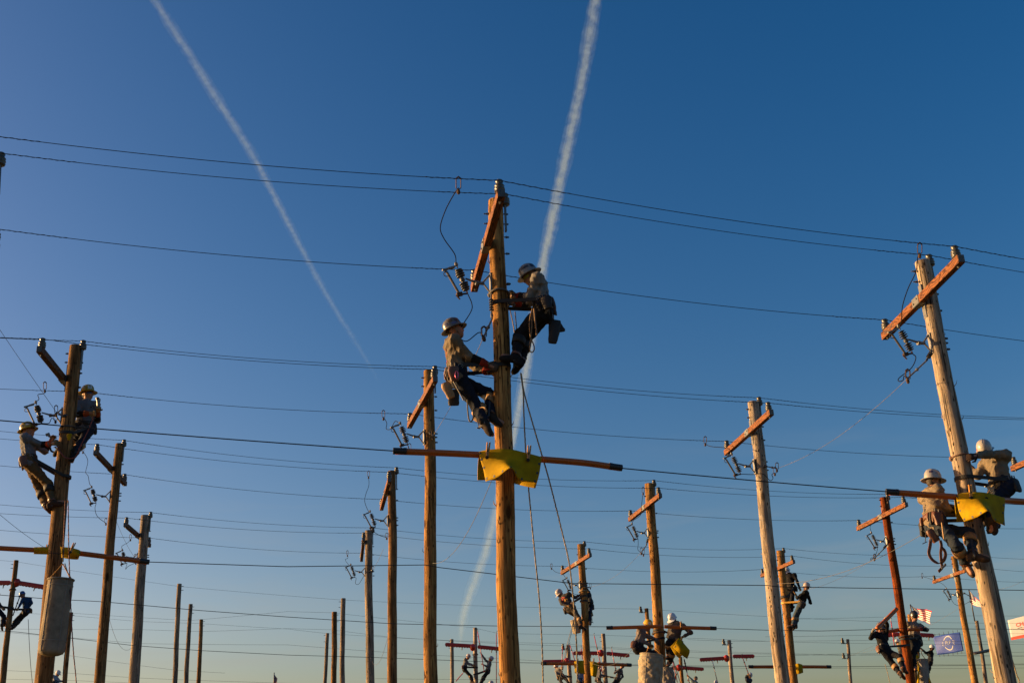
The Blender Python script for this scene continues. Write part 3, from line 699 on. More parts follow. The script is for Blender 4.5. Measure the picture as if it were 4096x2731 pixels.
tap('thin wire from the brown pole down to the silver-grey pole at left', at(*z5(995, 170), 29.8), TAP['L3'], .03)
tap('wire hanging from the brown pole to a knot on the silver-grey pole', at(*z5(925, 960), 29.8), at(*z5(1140, 1255), 35.8), .16)
tap('thin wire from the silver pole up to its brown neighbour', TAP['M3'], at(*zc(1060, -10), 30.8), .01)
tap('wire drooping from the brown pole to a knot low on the silver pole', at(*zc(1105, 970), 30.8), at(*zc(915, 1185), 38), .14)
tap('faint slack wire rising to the right above the PLP banner', at(*z2b(1739, 1265), 60), at(*z8(1680, 515), 46), .05)
tap('faint slack wire left of the red-brown pole', at(*z8(0, 1300), 60), at(*z8(700, 985), 58), .05)
tap('faint slack wire right of the far-right pole', at(*z8(1900, 460), 46), at(*z8(2300, 300), 40), .03)
# far wires
FAR = [
    ('thin far wire between the tall bare pole tops', [(-100, 2230), (70, 2246), (718, 2344), (1371, 2398), (1996, 2424), (2573, 2434), (3450, 2482), (4200, 2492)]),
    ('thin far wire under the topmost bare pole tops', [(280, 2450), (762, 2480), (1150, 2444), (1330, 2449), (1891, 2508), (1990, 2531), (2400, 2538), (2800, 2552), (3200, 2567), (4200, 2574)]),
    ('far wire crossing low at the left behind the canvas bag', [(-100, 2508), (70, 2514), (560, 2516), (800, 2524), (1150, 2512), (1326, 2517), (1560, 2546), (1996, 2572), (2272, 2582), (2570, 2600)]),
    ('far wire sloping down from the left edge to the bare pole trio', [(50, 2448), (280, 2460), (560, 2484), (800, 2492), (1150, 2514), (1309, 2532), (1800, 2560), (2050, 2568), (2250, 2572), (2400, 2586), (3000, 2608), (4200, 2620)]),
    ('far wire running mid-height from canvas bag to centre pole', [(-60, 2520), (300, 2550), (560, 2572), (1150, 2577), (1560, 2608), (1996, 2632), (2170, 2642)]),
    ('low far wire above the bottom left edge', [(-60, 2676), (270, 2690), (560, 2710), (1000, 2726), (1560, 2740)]),
    ('lower far wire near the bottom of the left side', [(-60, 2712), (300, 2720), (700, 2735)]),
    ('far wire sloping down right of the canvas bag', [(240, 2615), (420, 2640), (560, 2660), (700, 2678), (900, 2690)]),
    ('far wire at the height of the small climbers', [(1500, 2712), (1996, 2716)]),
    ('far wire joining the red guards right of centre', [(1996, 2596), (2293, 2600), (2520, 2612), (2799, 2630), (3020, 2624), (3400, 2612), (4200, 2604)]),
    ('far wire through the lowest red guard', [(2520, 2655), (2687, 2660), (2815, 2668), (3100, 2672), (3400, 2670), (4200, 2668)]),
    ('far wire level with the two flags', [(3080, 2476), (3636, 2463), (3907, 2461), (4200, 2462)]),
    ('far wire behind the banner tops', [(3060, 2545), (3400, 2540), (3680, 2536), (4200, 2530)]),
    ('far wire over the low grey far pole', [(2750, 2556), (2910, 2563), (3380, 2560), (3560, 2558), (4200, 2566)]),
    ('far wire under the low grey far pole top', [(2760, 2606), (3090, 2614), (3378, 2620), (3560, 2612), (4200, 2624)]),
    ('third-row far wire near the right edge, under the flags', [(3560, 2655), (3870, 2656), (4200, 2650)]),
]
for i, (lb, px) in enumerate(FAR): pl(lb, px, 58 + (i % 4) * 2, 0.0003, .0055, group='far power lines', seg=5)

# ------------------------------------------------------------------ ropes
def rope(label, pts, r=.009, m=None, name='hand_line', cat='rope', twist=True):
    o = thing(name, label, cat, pts[0], 'hand lines'); P_ = cr(pts, 14)
    if twist:
        mb = MB()
        for ph in (0, 2.1, 4.2):
            T = []; L = 0
            u = unit(np.cross(P_[-1] - P_[0], A(.3, 1, .1)))
            D = []
            for i in range(len(P_) - 1):
                n = max(2, int(np.linalg.norm(P_[i + 1] - P_[i]) / .02))
                for j in range(n): D.append(P_[i] + (P_[i + 1] - P_[i]) * j / n)
            for i, q in enumerate(D):
                d = unit(D[min(i + 1, len(D) - 1)] - D[max(0, i - 1)]); uu = unit(u - d * (u @ d)); w = np.cross(d, uu); a = i * .55 + ph
                T.append(q + r * .55 * (math.cos(a) * uu + math.sin(a) * w))
            mb.tube(T, r * .6, 4)
        mb.obj('strands', m or ROPE, o, True)
    else:
        mb = MB(); mb.tube(P_, r, 6); mb.obj('strand', m or ROPE, o, True)
    return o
d = 15.9
rope('pale twisted rope hanging straight down right of the centre pole', pxp(z2, [(750, 885), (770, 1040), (775, 1200), (790, 1500)], d) + pxp(z3, [(860, 400), (890, 720), (925, 1080), (943, 1400), (948, 1600)], d, 15.0) + [at(2200, 3300, 13.2)])
rope('pale twisted rope slanting down to the right from the centre pole', pxp(z2, [(755, 890), (780, 1050), (850, 1300), (920, 1540)], d) + pxp(z3, [(985, 340), (1060, 640), (1110, 870), (1145, 1250), (1158, 1600)], d, 15.0) + [at(2330, 3300, 13.0)])
rope('short twin rope drop behind the upper centre climber, left strand', pxp(z2, [(668, 395), (690, 500), (706, 605), (712, 700)], 16.1), .007)
rope('short twin rope drop behind the upper centre climber, right strand', pxp(z2, [(706, 405), (715, 500), (720, 570), (722, 640)], 16.1), .007)
rope('maroon hose line looping between the two left climbers', pxp(z4, [(735, 715), (690, 830), (640, 930), (600, 1020), (560, 1045), (510, 1035), (465, 985), (450, 945)], 21.5), .011, ROPER, twist=False)
rope('maroon rope hanging down the right side of the left pole', pxp(z5, [(560, 0), (552, 200), (545, 360), (542, 500)], 21.4), .009, ROPER)
rope('long maroon rope from the left climbers past the canvas bag', pxp(z5, [(585, 0), (590, 400), (600, 700), (612, 1000), (630, 1300), (655, 1568)], 21.2, 20.4) + [at(330, 3100, 18.5)], .009, ROPER)
rope('dark rope with shackle over the hanging canvas bag', pxp(z5, [(548, 350), (545, 440), (540, 530)], 21.2), .010, ROPED)
rope('dark doubled line from bag hook down behind the canvas bag', pxp(z5, [(556, 540), (580, 620), (598, 700), (590, 1000), (548, 1400), (540, 1568)], 21.6), .008, ROPED)
rope('thin twin lines from bent climber to the ground, left strand', pxp(g1, [(390, 880), (365, 980), (320, 1150), (275, 1350), (230, 1568)], 39.6), .008, ROPE, twist=False)
rope('thin twin lines from bent climber to the ground, right strand', pxp(g1, [(392, 890), (372, 1000), (330, 1170), (290, 1350), (245, 1568)], 39.6), .008, ROPE, twist=False)
rope('dark line slanting right below the white-helmeted climber', pxp(g1, [(1395, 1110), (1430, 1230), (1470, 1340), (1545, 1568)], 32.2), .010, ROPED, twist=False)
rope('dark knotted rope falling over the grey bucket', pxp(g1, [(1345, 1260), (1380, 1370), (1430, 1450), (1490, 1568)], 31.8), .011, ROPED)
rope('frayed rope hanging at the lower right behind the thick pale pole', pxp(z8, [(2050, 1250), (2080, 1340), (2120, 1480), (2150, 1568)], 18) + [at(4100, 2900, 17.5)], .008)
rope('thin line hanging from the blue-shirted climber', pxp(z5, [(242, 1020), (250, 1200), (262, 1400), (278, 1568)], 50.5), .012, ROPED, twist=False)
rope('dark line hanging from the left dark climber of the red-brown pole', pxp(z8, [(560, 1340), (590, 1440), (620, 1568)], 33), .008, ROPE, twist=False)

# ------------------------------------------------------------------ hoses, blankets, pins
def hose(label, pts, d0, d1, r=.034, cap0=True, cap1=False, sticker=True):
    a, b = [at(*q, dd) for q, dd in zip((pts[0], pts[-1]), (d0, d1))]; n = len(pts)
    path = cr([at(*q, d0 + (d1 - d0) * i / (n - 1)) for i, q in enumerate(pts)], 8)
    o = thing('line_hose', label, 'line hose', a, 'orange line hoses')
    mb = MB(); mb.tube(path, r, 14); mb.obj('hose', HOSE, o, True)
    mb = MB(); q = [p_ - unit(np.cross(b - a, UV)) * 0 - UV * r * .9 - F_ * r * .5 for p_ in path]; mb.tube(q, r * .28, 6); mb.obj('seam_lip', HOSE, o, True)
    dr = unit(path[1] - path[0])
    for end, c_, s_ in ((path[0], cap0, -1), (path[-1], cap1, 1)):
        if c_:
            dd = unit(path[1] - path[0]) if s_ < 0 else unit(path[-1] - path[-2])
            mb = MB(); mb.tube([end + dd * s_ * .03, end - dd * s_ * .12], r * 1.16, 14); mb.tube([end - dd * s_ * .10, end - dd * s_ * .14], r * 1.24, 14); mb.obj('end_cap', CAPB, o, 'a')
    if sticker:
        mb = MB(); s0 = path[0] + dr * .28; u = unit(np.cross(dr, F_)); V = []
        for i in range(2):
            for k in range(5):
                an = -1.9 + k * .35
                V.append(s0 + dr * .2 * i + (r * 1.02) * (math.cos(an) * u * 1 + math.sin(an) * np.cross(dr, u)))
        mb.add(V, [(k, k + 1, 6 + k, 5 + k) for k in range(4)]); mb.obj('sticker', WHITE, o, True)
    return o
hose('long orange hose left of the centre yellow blanket', [z3(48, 157), z3(300, 166), z3(560, 178)], 15.55, 15.72, .037)
hose('long orange hose right of the centre yellow blanket', [z3(1412, 258), z3(1200, 228), z3(930, 205)], 16.0, 15.75, .037, sticker=False)
hose('orange hose in front of the tan-shirted climber at right', [z7(5, 597), z7(250, 613), z7(620, 640)], 17.0, 17.0, .038)
hose('orange hose running off the right edge beside the yellow blanket', [z7(1020, 668), z7(1120, 675), z7(1400, 694)], 17.05, 17.3, .038, cap0=False)
hose('orange hose at the left edge entering the left blanket', [z5(-150, 395), z5(0, 408), z5(300, 424)], 21.1, 21.3, .038, sticker=False)
hose('orange hose from the left blanket to the silver-grey pole', [z5(1265, 528), z5(1000, 492), z5(680, 452)], 22.0, 21.5, .04, sticker=False)
hose('orange hose over the yellow helmet on the golden brown pole', [g1(755, 970), g1(1000, 963), g1(1330, 952)], 31.9, 31.9, .042)
hose('orange hose in front of the white-helmeted climber', [g1(1920, 975), g1(1650, 967), g1(1370, 955)], 31.9, 31.9, .042, sticker=False)
hose('orange hose low at the left of the bent climber pole', [g1(48, 1354), g1(250, 1354), g1(400, 1356)], 39.3, 39.4, .048)
hose('orange hose low at the right of the bent climber pole', [g1(1003, 1371), g1(850, 1364), g1(650, 1358)], 39.8, 39.5, .048, sticker=False)
hose('low orange hose with black cap behind the grey-tan pole', [z2b(613, 1403), z2b(860, 1402), z2b(990, 1402)], 42.4, 42.4, .05)
hose('low orange hose ending right of the yellow blanket near the orange pole', [z2b(1418, 1404), z2b(1250, 1402), z2b(1080, 1401)], 42.6, 42.5, .05, sticker=False)
hose('orange hose lifted overhead by the dark climber', [z8(462, 925), z8(560, 830), z8(700, 690)], 32.6, 33.0, .055, cap0=False)
hose('short orange hose held level behind the red-brown pole, left piece', [z8(562, 960), z8(640, 950), z8(720, 940)], 33.4, 33.5, .04, cap0=False, sticker=False)
hose('short orange hose held by the grey-shirted climber, right piece', [z8(830, 934), z8(900, 930), z8(970, 928)], 33.0, 33.0, .04, cap0=False, sticker=False)

def grid_interp(G, nu, nv):
    G = [[np.asarray(q, float) for q in r] for r in G]
    rows = []
    for r in G:
        c = cr(r, 12); idx = np.linspace(0, len(c) - 1, nu); rows.append([c[int(i)] + (c[min(int(i) + 1, len(c) - 1)] - c[int(i)]) * (i - int(i)) for i in idx])
    cols = []
    for i in range(nu):
        c = cr([rows[j][i] for j in range(len(rows))], 12); idx = np.linspace(0, len(c) - 1, nv); cols.append([c[int(k)] + (c[min(int(k) + 1, len(c) - 1)] - c[int(k)]) * (k - int(k)) for k in idx])
    return cols          # [u][v]
def sheet(name, parent, G, mats, nu=28, nv=16, th=.008, mi=None, holes=()):
    c = grid_interp(G, nu, nv); V = [p_ for col in c for p_ in col]
    Fc = [(i * nv + j, (i + 1) * nv + j, (i + 1) * nv + j + 1, i * nv + j + 1) for i in range(nu - 1) for j in range(nv - 1)]
    mb = MB(); mb.add(V, Fc)
    if mi: mb.m = [mi(i / (nu - 1.), j / (nv - 1.)) for i in range(nu - 1) for j in range(nv - 1)]
    o = mb.obj(name, mats, parent, True, sol=th)
    def at_uv(u, v, off=0):
        i = min(int(u * (nu - 1)), nu - 2); j = min(int(v * (nv - 1)), nv - 2); fu, fv = u * (nu - 1) - i, v * (nv - 1) - j
        p_ = c[i][j] * (1 - fu) * (1 - fv) + c[i + 1][j] * fu * (1 - fv) + c[i][j + 1] * (1 - fu) * fv + c[i + 1][j + 1] * fu * fv
        n_ = unit(np.cross(c[i + 1][j] - c[i][j], c[i][j + 1] - c[i][j]))
        if n_ @ F_ > 0: n_ = -n_
        return p_ + n_ * off, n_
    for u, v in holes:
        q, n_ = at_uv(u, v, .004); m2 = MB(); m2.lathe([(.006, 0), (.017, .0), (.017, .009), (.006, .009)], q - n_ * .002, n_, 10); m2.obj('eyelet', BLACK, parent)
    o['_sheet'] = 1
    return at_uv
def blanket(label, layers, holes):
    p0 = layers[0][0][0]
    o = thing('rubber_blanket', label, 'rubber blanket', p0, 'yellow rubber blankets')
    for k, G in enumerate(layers): sheet('blanket_sheet', o, G, YEL, holes=holes if k == 0 else ())
    return o
def pxg(z, rows, d):     # grid of (x, y, extra depth)
    return [[at(*z(x, y), d + e) for x, y, e in r] for r in rows]
edge = [(.03, .1), (.03, .36), (.03, .62), (.03, .93), (.2, .94), (.36, .95), (.5, .95), (.63, .95), (.78, .95), (.97, .95), (.97, .62), (.97, .3)]
def pin(label, a, b, m=PIN, w=.014):
    o = thing('clamp_pin', label, 'clamp pin', b, 'blanket pins'); u = RV; ax_ = unit(a - b)
    for s_ in (-1, 1):
        mb = MB(); mb.tube([b + u * s_ * .006, b + (a - b) * .45 + u * s_ * .012, a + u * s_ * w * 1.2], [.011, .013, .010], 6); mb.obj('jaw', m, o)
    mb = MB(); mb.tube([b + (a - b) * .4 - F_ * .02, b + (a - b) * .4 + F_ * .02], .012, 8); mb.obj('spring', STEEL, o)
    mb = MB(); mb.lathe([(.022, -.02), (.022, .02)], b - ax_ * .015, F_, 8); mb.obj('clip_pad', CAPB, o)
# centre
C0 = 15.62
blanket('large yellow rubber blanket draped round the centre pole', [
    pxg(z3, [[(556, 163, .06), (620, 150, .0), (740, 148, -.05), (850, 172, -.02), (938, 195, .06)],
             [(565, 205, .0), (630, 200, -.06), (740, 205, -.12), (850, 225, -.07), (930, 245, .02)],
             [(585, 270, .0), (650, 250, -.10), (735, 235, -.2), (830, 290, -.10), (918, 300, .0)],
             [(600, 342, -.02), (670, 318, -.16), (752, 262, -.34), (800, 330, -.16), (905, 350, -.0)]], C0),
    pxg(z3, [[(556, 165, .16), (650, 158, .2), (740, 155, .42), (850, 178, .2), (936, 198, .14)],
             [(548, 260, .2), (650, 260, .3), (740, 260, .5), (840, 280, .25), (925, 290, .14)],
             [(547, 335, .2), (650, 336, .3), (740, 345, .4), (820, 368, .2), (900, 384, .12)]], C0)], edge)
pin('wooden clamp pin standing up left on the centre blanket', at(*z3(615, 105), C0), at(*z3(606, 190), C0 - .1))
pin('wooden clamp pin standing up right on the centre blanket', at(*z3(863, 125), C0), at(*z3(856, 205), C0 - .08))
R0_ = 16.95
blanket('yellow rubber blanket hung on the far-right pole', [
    pxg(z7, [[(612, 622, .04), (720, 604, -.02), (830, 602, -.08), (930, 618, -.06), (1048, 655, .05)],
             [(625, 690, .0), (730, 680, -.1), (830, 670, -.14), (930, 690, -.1), (1047, 730, .04)],
             [(645, 780, -.02), (740, 760, -.16), (860, 715, -.26), (940, 770, -.12), (1042, 800, .02)],
             [(690, 862, -.04), (800, 825, -.22), (905, 770, -.36), (950, 850, -.14), (1048, 898, .0)]], R0_),
    pxg(z7, [[(595, 630, .1), (720, 612, .2), (830, 612, .4), (930, 630, .3), (1045, 660, .12)],
             [(605, 750, .12), (720, 750, .3), (830, 750, .5), (930, 780, .3), (1040, 800, .12)],
             [(622, 862, .14), (720, 862, .3), (850, 862, .42), (930, 860, .24), (1030, 880, .1)]], R0_)], edge)
pin('orange clamp pin on the far-right blanket beside the pole', at(*z7(740, 535), R0_ - .05), at(*z7(748, 640), R0_ - .1), PINO)
pin('dark clamp pin on the far-right blanket by the climber', at(*z7(930, 580), R0_), at(*z7(885, 650), R0_ - .1), PIN)
blanket('rolled yellow blanket on the hose, left of the left pole', [pxg(z5, [[(290, 405, .05), (350, 403, .0), (415, 402, .0)], [(292, 425, -.06), (350, 425, -.06), (415, 425, -.06)], [(290, 458, .05), (350, 460, .02), (418, 462, .0)]], 21.2)], [(.15, .15), (.85, .2)])
blanket('rolled yellow blanket on the hose, right of the left pole', [pxg(z5, [[(520, 402, .08), (600, 408, .02), (670, 425, .0), (695, 440, .0)], [(525, 440, -.06), (600, 450, -.08), (660, 460, -.08), (685, 470, -.06)], [(528, 488, .08), (590, 500, .04), (650, 505, .03), (672, 506, .0)]], 21.4)], [(.9, .3), (.7, .8)])
pin('wooden clamp pin leaning on the left pole blanket', at(*z5(640, 365), 21.3), at(*z5(605, 440), 21.2))
pin('small clamp pin on the left end blanket', at(*z5(410, 380), 21.3), at(*z5(400, 420), 21.2), PINO)
blanket('dull yellow blanket left of the bent-climber pole foot', [pxg(g1, [[(398, 1335, .05), (440, 1326, 0), (500, 1322, .05)], [(400, 1400, 0), (445, 1395, -.08), (500, 1390, .05)], [(404, 1460, .05), (450, 1462, .0), (512, 1468, .1)]], 39.2)], [(.05, .2), (.05, .55), (.05, .9)])
blanket('dull yellow blanket right of the bent-climber pole foot', [pxg(g1, [[(568, 1330, .05), (610, 1335, 0), (660, 1350, .05)], [(570, 1400, 0), (610, 1410, -.08), (650, 1410, .05)], [(578, 1480, .05), (600, 1495, .0), (632, 1505, .1)]], 39.4)], [(.9, .3), (.9, .6)])
pin('tiny wooden clamp pin on the dull blanket left of the bent-climber pole', at(*g1(434, 1300), 39.2), at(*g1(437, 1350), 39.1))
pin('tiny wooden clamp pin on the dull blanket right of the bent-climber pole', at(*g1(607, 1298), 39.4), at(*g1(605, 1350), 39.3))
blanket('stiff yellow blanket held by the white-helmeted climber', [
    pxg(g1, [[(1525, 1078, 0), (1580, 1140, .0), (1640, 1210, .02)], [(1495, 1130, -.05), (1555, 1190, -.08), (1640, 1240, .0)], [(1465, 1180, 0), (1540, 1250, -.03), (1615, 1305, .05)]], 31.6),
    pxg(g1, [[(1520, 1080, .1), (1560, 1120, .1), (1620, 1230, .12)], [(1470, 1140, .08), (1520, 1210, .05), (1570, 1260, .1)], [(1435, 1175, .1), (1480, 1250, .08), (1528, 1300, .1)]], 31.6)], [(.1, .2), (.1, .8), (.5, .93), (.9, .93), (.45, .1)])
pin('wooden clamp pin on the hose before the white-helmeted climber', at(*g1(1548, 900), 31.6), at(*g1(1552, 965), 31.6))
blanket('yellow blanket on the orange-toned pole near the bottom', [pxg(z2b, [[(1075, 1375, .05), (1105, 1372, 0), (1140, 1382, .05)], [(1078, 1425, 0), (1110, 1425, -.08), (1145, 1425, .05)], [(1088, 1478, .05), (1118, 1472, .0), (1148, 1462, .1)]], 42.3)], [(.9, .5), (.9, .9)])
blanket('yellow blanket hanging behind the grey bucket at lower right', [pxg(z8, [[(925, 1240, .1), (940, 1235, .1), (955, 1240, .1)], [(945, 1340, .05), (955, 1340, .05), (965, 1340, .05)], [(950, 1440, 0), (958, 1440, -.05), (966, 1450, 0)], [(940, 1570, .0), (955, 1570, -.05), (968, 1570, 0)]], 32.6)], [])
blanket('yellow blanket edge right of the grey bucket at lower right', [pxg(z8, [[(1075, 1500, .05), (1080, 1500, 0), (1085, 1510, .05)], [(1080, 1540, 0), (1090, 1540, -.02), (1100, 1545, .05)], [(1085, 1580, .05), (1100, 1580, .0), (1118, 1590, .1)]], 32.6)], [])

# ------------------------------------------------------------------ red guards and hot sticks
def guard(label, a, b, d, hood=None, s=1.0):
    a, b = at(*a, d), at(*b, d); dr = unit(b - a); L = np.linalg.norm(b - a); up = A(0, 0, 1); sd_ = unit(np.cross(dr, up)); up = np.cross(sd_, dr)
    o = thing('line_guard', label, 'line guard', a, 'red line guards')
    n = max(8, int(L / .07)); mb = MB(); V = []
    for i in range(n + 1):
        t = i / n; e = .6 if i in (0, n) else 1
        lo = -.10 - (.035 if i % 2 else 0)
        c = a + dr * L * t
        for x, y in ((-.055, lo * e), (-.06, .0), (-.045, .06 * e), (0, .085 * e), (.045, .06 * e), (.06, .0), (.055, lo * e)): V.append(c + sd_ * x * s + up * y * s)
    Fc = [(i * 7 + k, (i + 1) * 7 + k, (i + 1) * 7 + k + 1, i * 7 + k + 1) for i in range(n) for k in range(6)] + [tuple(range(7)), tuple(n * 7 + k for k in range(7))[::-1]]
    mb.add(V, Fc); mb.obj('cover', REDG, o)
    mb = MB(); c = a + dr * L * .62; mb.tube([c - up * .1, c - up * .26], [.03, .02], 6); mb.obj('lug', BLACK, o)
    if hood is not None:
        c = at(*hood, d); mb = MB(); mb.lathe([(.04, -.2), (.12, -.14), (.15, -.02), (.14, .1), (.06, .17)], c, up, 12); mb.obj('hood', REDG, o, True)
    return o
guard('red serrated guard left of the small climbers', zc(1745, 1037), zc(2050, 1055), 61.5, zc(2050, 1070))
guard('red serrated guard between small climbers and centre pole', zc(2104, 1062), zc(2360, 1086), 61.5)
guard('low red guard above the dull yellow blankets, left piece', g1(60, 1332), g1(318, 1328), 63.6, g1(316, 1328))
guard('short red guard end right of the hidden far pole', g1(352, 1330), g1(430, 1340), 63.6)
guard('long red guard left of the pale far pole', g1(385, 1240), g1(690, 1240), 62.6, g1(686, 1240))
guard('long red guard right of the pale far pole', g1(745, 1242), g1(993, 1267), 62.6)
guard('red guard low behind the grey bucket, left piece', g1(1445, 1400), g1(1532, 1402), 67.5, g1(1524, 1400))
guard('red guard low behind the grey bucket, right piece', g1(1562, 1398), g1(1795, 1413), 67.5)
guard('red guard with silver stick, sloping left', z2b(122, 1331), z2b(400, 1314), 62.6, z2b(388, 1318))
guard('red guard with red stick, higher of the pair', z2b(450, 1297), z2b(664, 1295), 62.6)
guard('red guard behind the lifted orange hose', z8(562, 996), z8(735, 986), 57.6)
guard('red guard ending left of the PLP banner', z8(968, 992), z8(1140, 1002), 57.6)
guard('red guard at the left edge', z5(-60, 703), z5(92, 704), 50.6)
guard('red guard reaching the brown pole at left', z5(160, 705), z5(392, 742), 50.6, z5(145, 705))
def stick(label, a, b, d, m=REDS, r=.022, d1=None):
    a, b = at(*a, d), at(*b, d1 or d); o = thing('hot_stick', label, 'hot stick', b, 'hot sticks')
    mb = MB(); mb.tube([a, b], r, 8); mb.obj('rod', m, o, True)
    mb = MB(); mb.tube([a + (b - a) * .28, a + (b - a) * .36], r * 1.6, 8); mb.obj('joint', BLACK, o)
    dr = unit(a - b); mb = MB(); mb.tube([a, a + dr * .12, a + dr * .16 + RV * .06], .014, 6); mb.obj('hook', STEEL, o); return o
stick('red hot stick raised by the right small climber', zc(2105, 900), zc(2178, 1345), 61.2)
stick('red hot stick hanging upright beside the centre pole', zc(2312, 925), zc(2312, 1500), 61)
stick('red hot stick leaning left of the long red guard', g1(613, 1060), g1(706, 1470), 62)
stick('short red hot stick gripped by the white-helmeted far climber', g1(802, 1205), g1(842, 1412), 62)
stick('thin red hot stick far left above the dull blankets', g1(272, 1172), g1(262, 1400), 63)
stick('dark red hot stick slanting behind the twin lines', g1(352, 1160), g1(402, 1320), 63)
stick('small red hot stick behind the bent-climber pole', g1(472, 1195), g1(486, 1310), 63)
stick('silver hot stick under the sloping red guard', z2b(247, 1340), z2b(300, 1568), 62.4, SILV)
stick('red hot stick held by the dark far man with white helmet', z2b(545, 1305), z2b(606, 1474), 62.2)
stick('silver and red hot stick of the man in the cap', g1(1610, 1440), g1(1650, 1600), 66, SILV, .03)
stick('black upper part of the cap man hot stick', g1(1583, 1310), g1(1612, 1440), 66, BLACK, .04)
stick('red hot stick behind the knotted rope', g1(1455, 1310), g1(1510, 1560), 66)
stick('red hot stick left of the red-brown pole', z8(632, 835), z8(672, 1120), 57)
stick('dark hot stick by the blue-shirted climber', z5(168, 830), z5(110, 990), 50.4, BLACK)

# ------------------------------------------------------------------ canvas bags
def bucket(label, top, bot, wt, wb, d, m=CANV, tiltv=None, wr=.02, seed=0, rounded=False, handles=None, d1=None):
    a, b = at(*top, d), at(*bot, d1 or d); ax_ = unit(a - b); H = np.linalg.norm(a - b)
    o = thing('canvas_bucket', label, 'canvas bag', b, 'canvas tool buckets')
    u = unit(RV - ax_ * (RV @ ax_)); w = np.cross(ax_, u); seg, nr = 72, 48; V = []
    dd = proj(a)[2]; rt, rb_ = wt / 2 * dd / FP, wb / 2 * dd / FP
    for i in range(nr + 1):
        t = i / nr; r = rb_ + (rt - rb_) * t
        if rounded and t < .08: r *= .6 + .4 * math.sqrt(1 - ((.08 - t) / .08) ** 2)
        for k in range(seg):
            an = 2 * math.pi * k / seg
            x, y, zz = math.cos(an) * 3, math.sin(an) * 3, t * H * 6
            fold = abs(math.sin(x * 1.3 + zz * .8 + seed)) * .6 + abs(math.sin(y * 1.9 - zz * 1.25 + x + seed * 2)) * .5 + abs(math.sin(zz * 2.1 + an * 2 + seed)) * .35 + .3 * abs(math.sin(zz * 3.3 - an * 5 + seed)) + (.5 * abs(math.sin(zz * 3.6 + an * 4 + 2.2 * math.sin(zz * 1.3 + an * 3))) if wr > .02 else 0)
            rr = r + wr * (fold - .7) * min(1, (1 - t) * 6)
            V.append(b + ax_ * H * t + rr * (math.cos(an) * u + math.sin(an) * w))
    Fc = [(i * seg + k, i * seg + (k + 1) % seg, (i + 1) * seg + (k + 1) % seg, (i + 1) * seg + k) for i in range(nr) for k in range(seg)] + [tuple(range(seg))[::-1]]
    mb = MB(); mb.add(V, Fc); mb.obj('bag_wall', m, o, True, sol=.006)
    for k in (int(seg * .68), int(seg * .9)):
        mb = MB(); mb.tube([np.array(V[i * seg + k]) for i in range(2, nr + 1)], .008, 5); mb.obj('seam', CANVD, o, True)
    if not rounded or True:
        hem = [np.array(V[int(nr * .93) * seg + k]) for k in range(seg)]; mb = MB(); mb.tube(hem, .009, 5, True); mb.obj('hem', CANVD, o, True)
        hem = [np.array(V[int(nr * .2) * seg + k]) for k in range(seg)]; mb = MB(); mb.tube(hem, .008, 5, True); mb.obj('base_seam', CANVD, o, True)
    ring = [a + rt * 1.02 * (math.cos(q) * u + math.sin(q) * w) for q in np.linspace(0, 2 * math.pi, 40, endpoint=False)]
    mb = MB(); mb.tube(ring, .016, 8, True); mb.obj('rim', m, o, True)
    for h in (handles or []):
        mb = MB(); mb.tube(cr(h, 8), .010, 6); mb.obj('rope_handle', ROPEO, o, True)
    return o
bucket('long tan canvas bag hanging low on the left pole', z5(523, 682), z5(435, 1330), 207 / 2.145, 212 / 2.145, 20.9, mat('grimy_canvas', (.30, .25, .18), .95, 0, .4, 40, .5, 3.5, spec=.1), wr=.004, rounded=True,
       handles=[pxp(z5, [(430, 665), (490, 600), (540, 545)], 20.95), pxp(z5, [(540, 545), (580, 620), (612, 672)], 21.0)])
bucket('crumpled cream canvas bucket below the yellow-helmeted climber', g1(1233, 1262), g1(1205, 1680), 246 / 2.699, 222 / 2.699, 31.2, CANV, wr=.034, seed=2,
       handles=[pxp(g1, [(1135, 1255), (1180, 1225), (1190, 1190)], 31.2), pxp(g1, [(1345, 1262), (1300, 1225), (1262, 1185)], 31.2)])
bucket('dim grey canvas bucket behind the crumpled cream one', g1(1390, 1405), g1(1410, 1700), 130 / 2.699, 170 / 2.699, 32.0, CANVD, wr=.032, seed=5)
bucket('small tan canvas bucket under the bent climber', g1(400, 890), g1(425, 1028), 88 / 2.699, 82 / 2.699, 40.1, CANV, wr=.02, seed=3)
bucket('weathered grey canvas bucket on the red-brown pole', z8(1000, 1290), z8(1035, 1640), 122 / 2.953, 128 / 2.953, 32.7, CANVD, wr=.010, seed=7,
       handles=[pxp(z8, [(955, 1285), (960, 1240), (950, 1200)], 32.8), pxp(z8, [(1040, 1285), (1000, 1230), (985, 1180)], 32.8)])
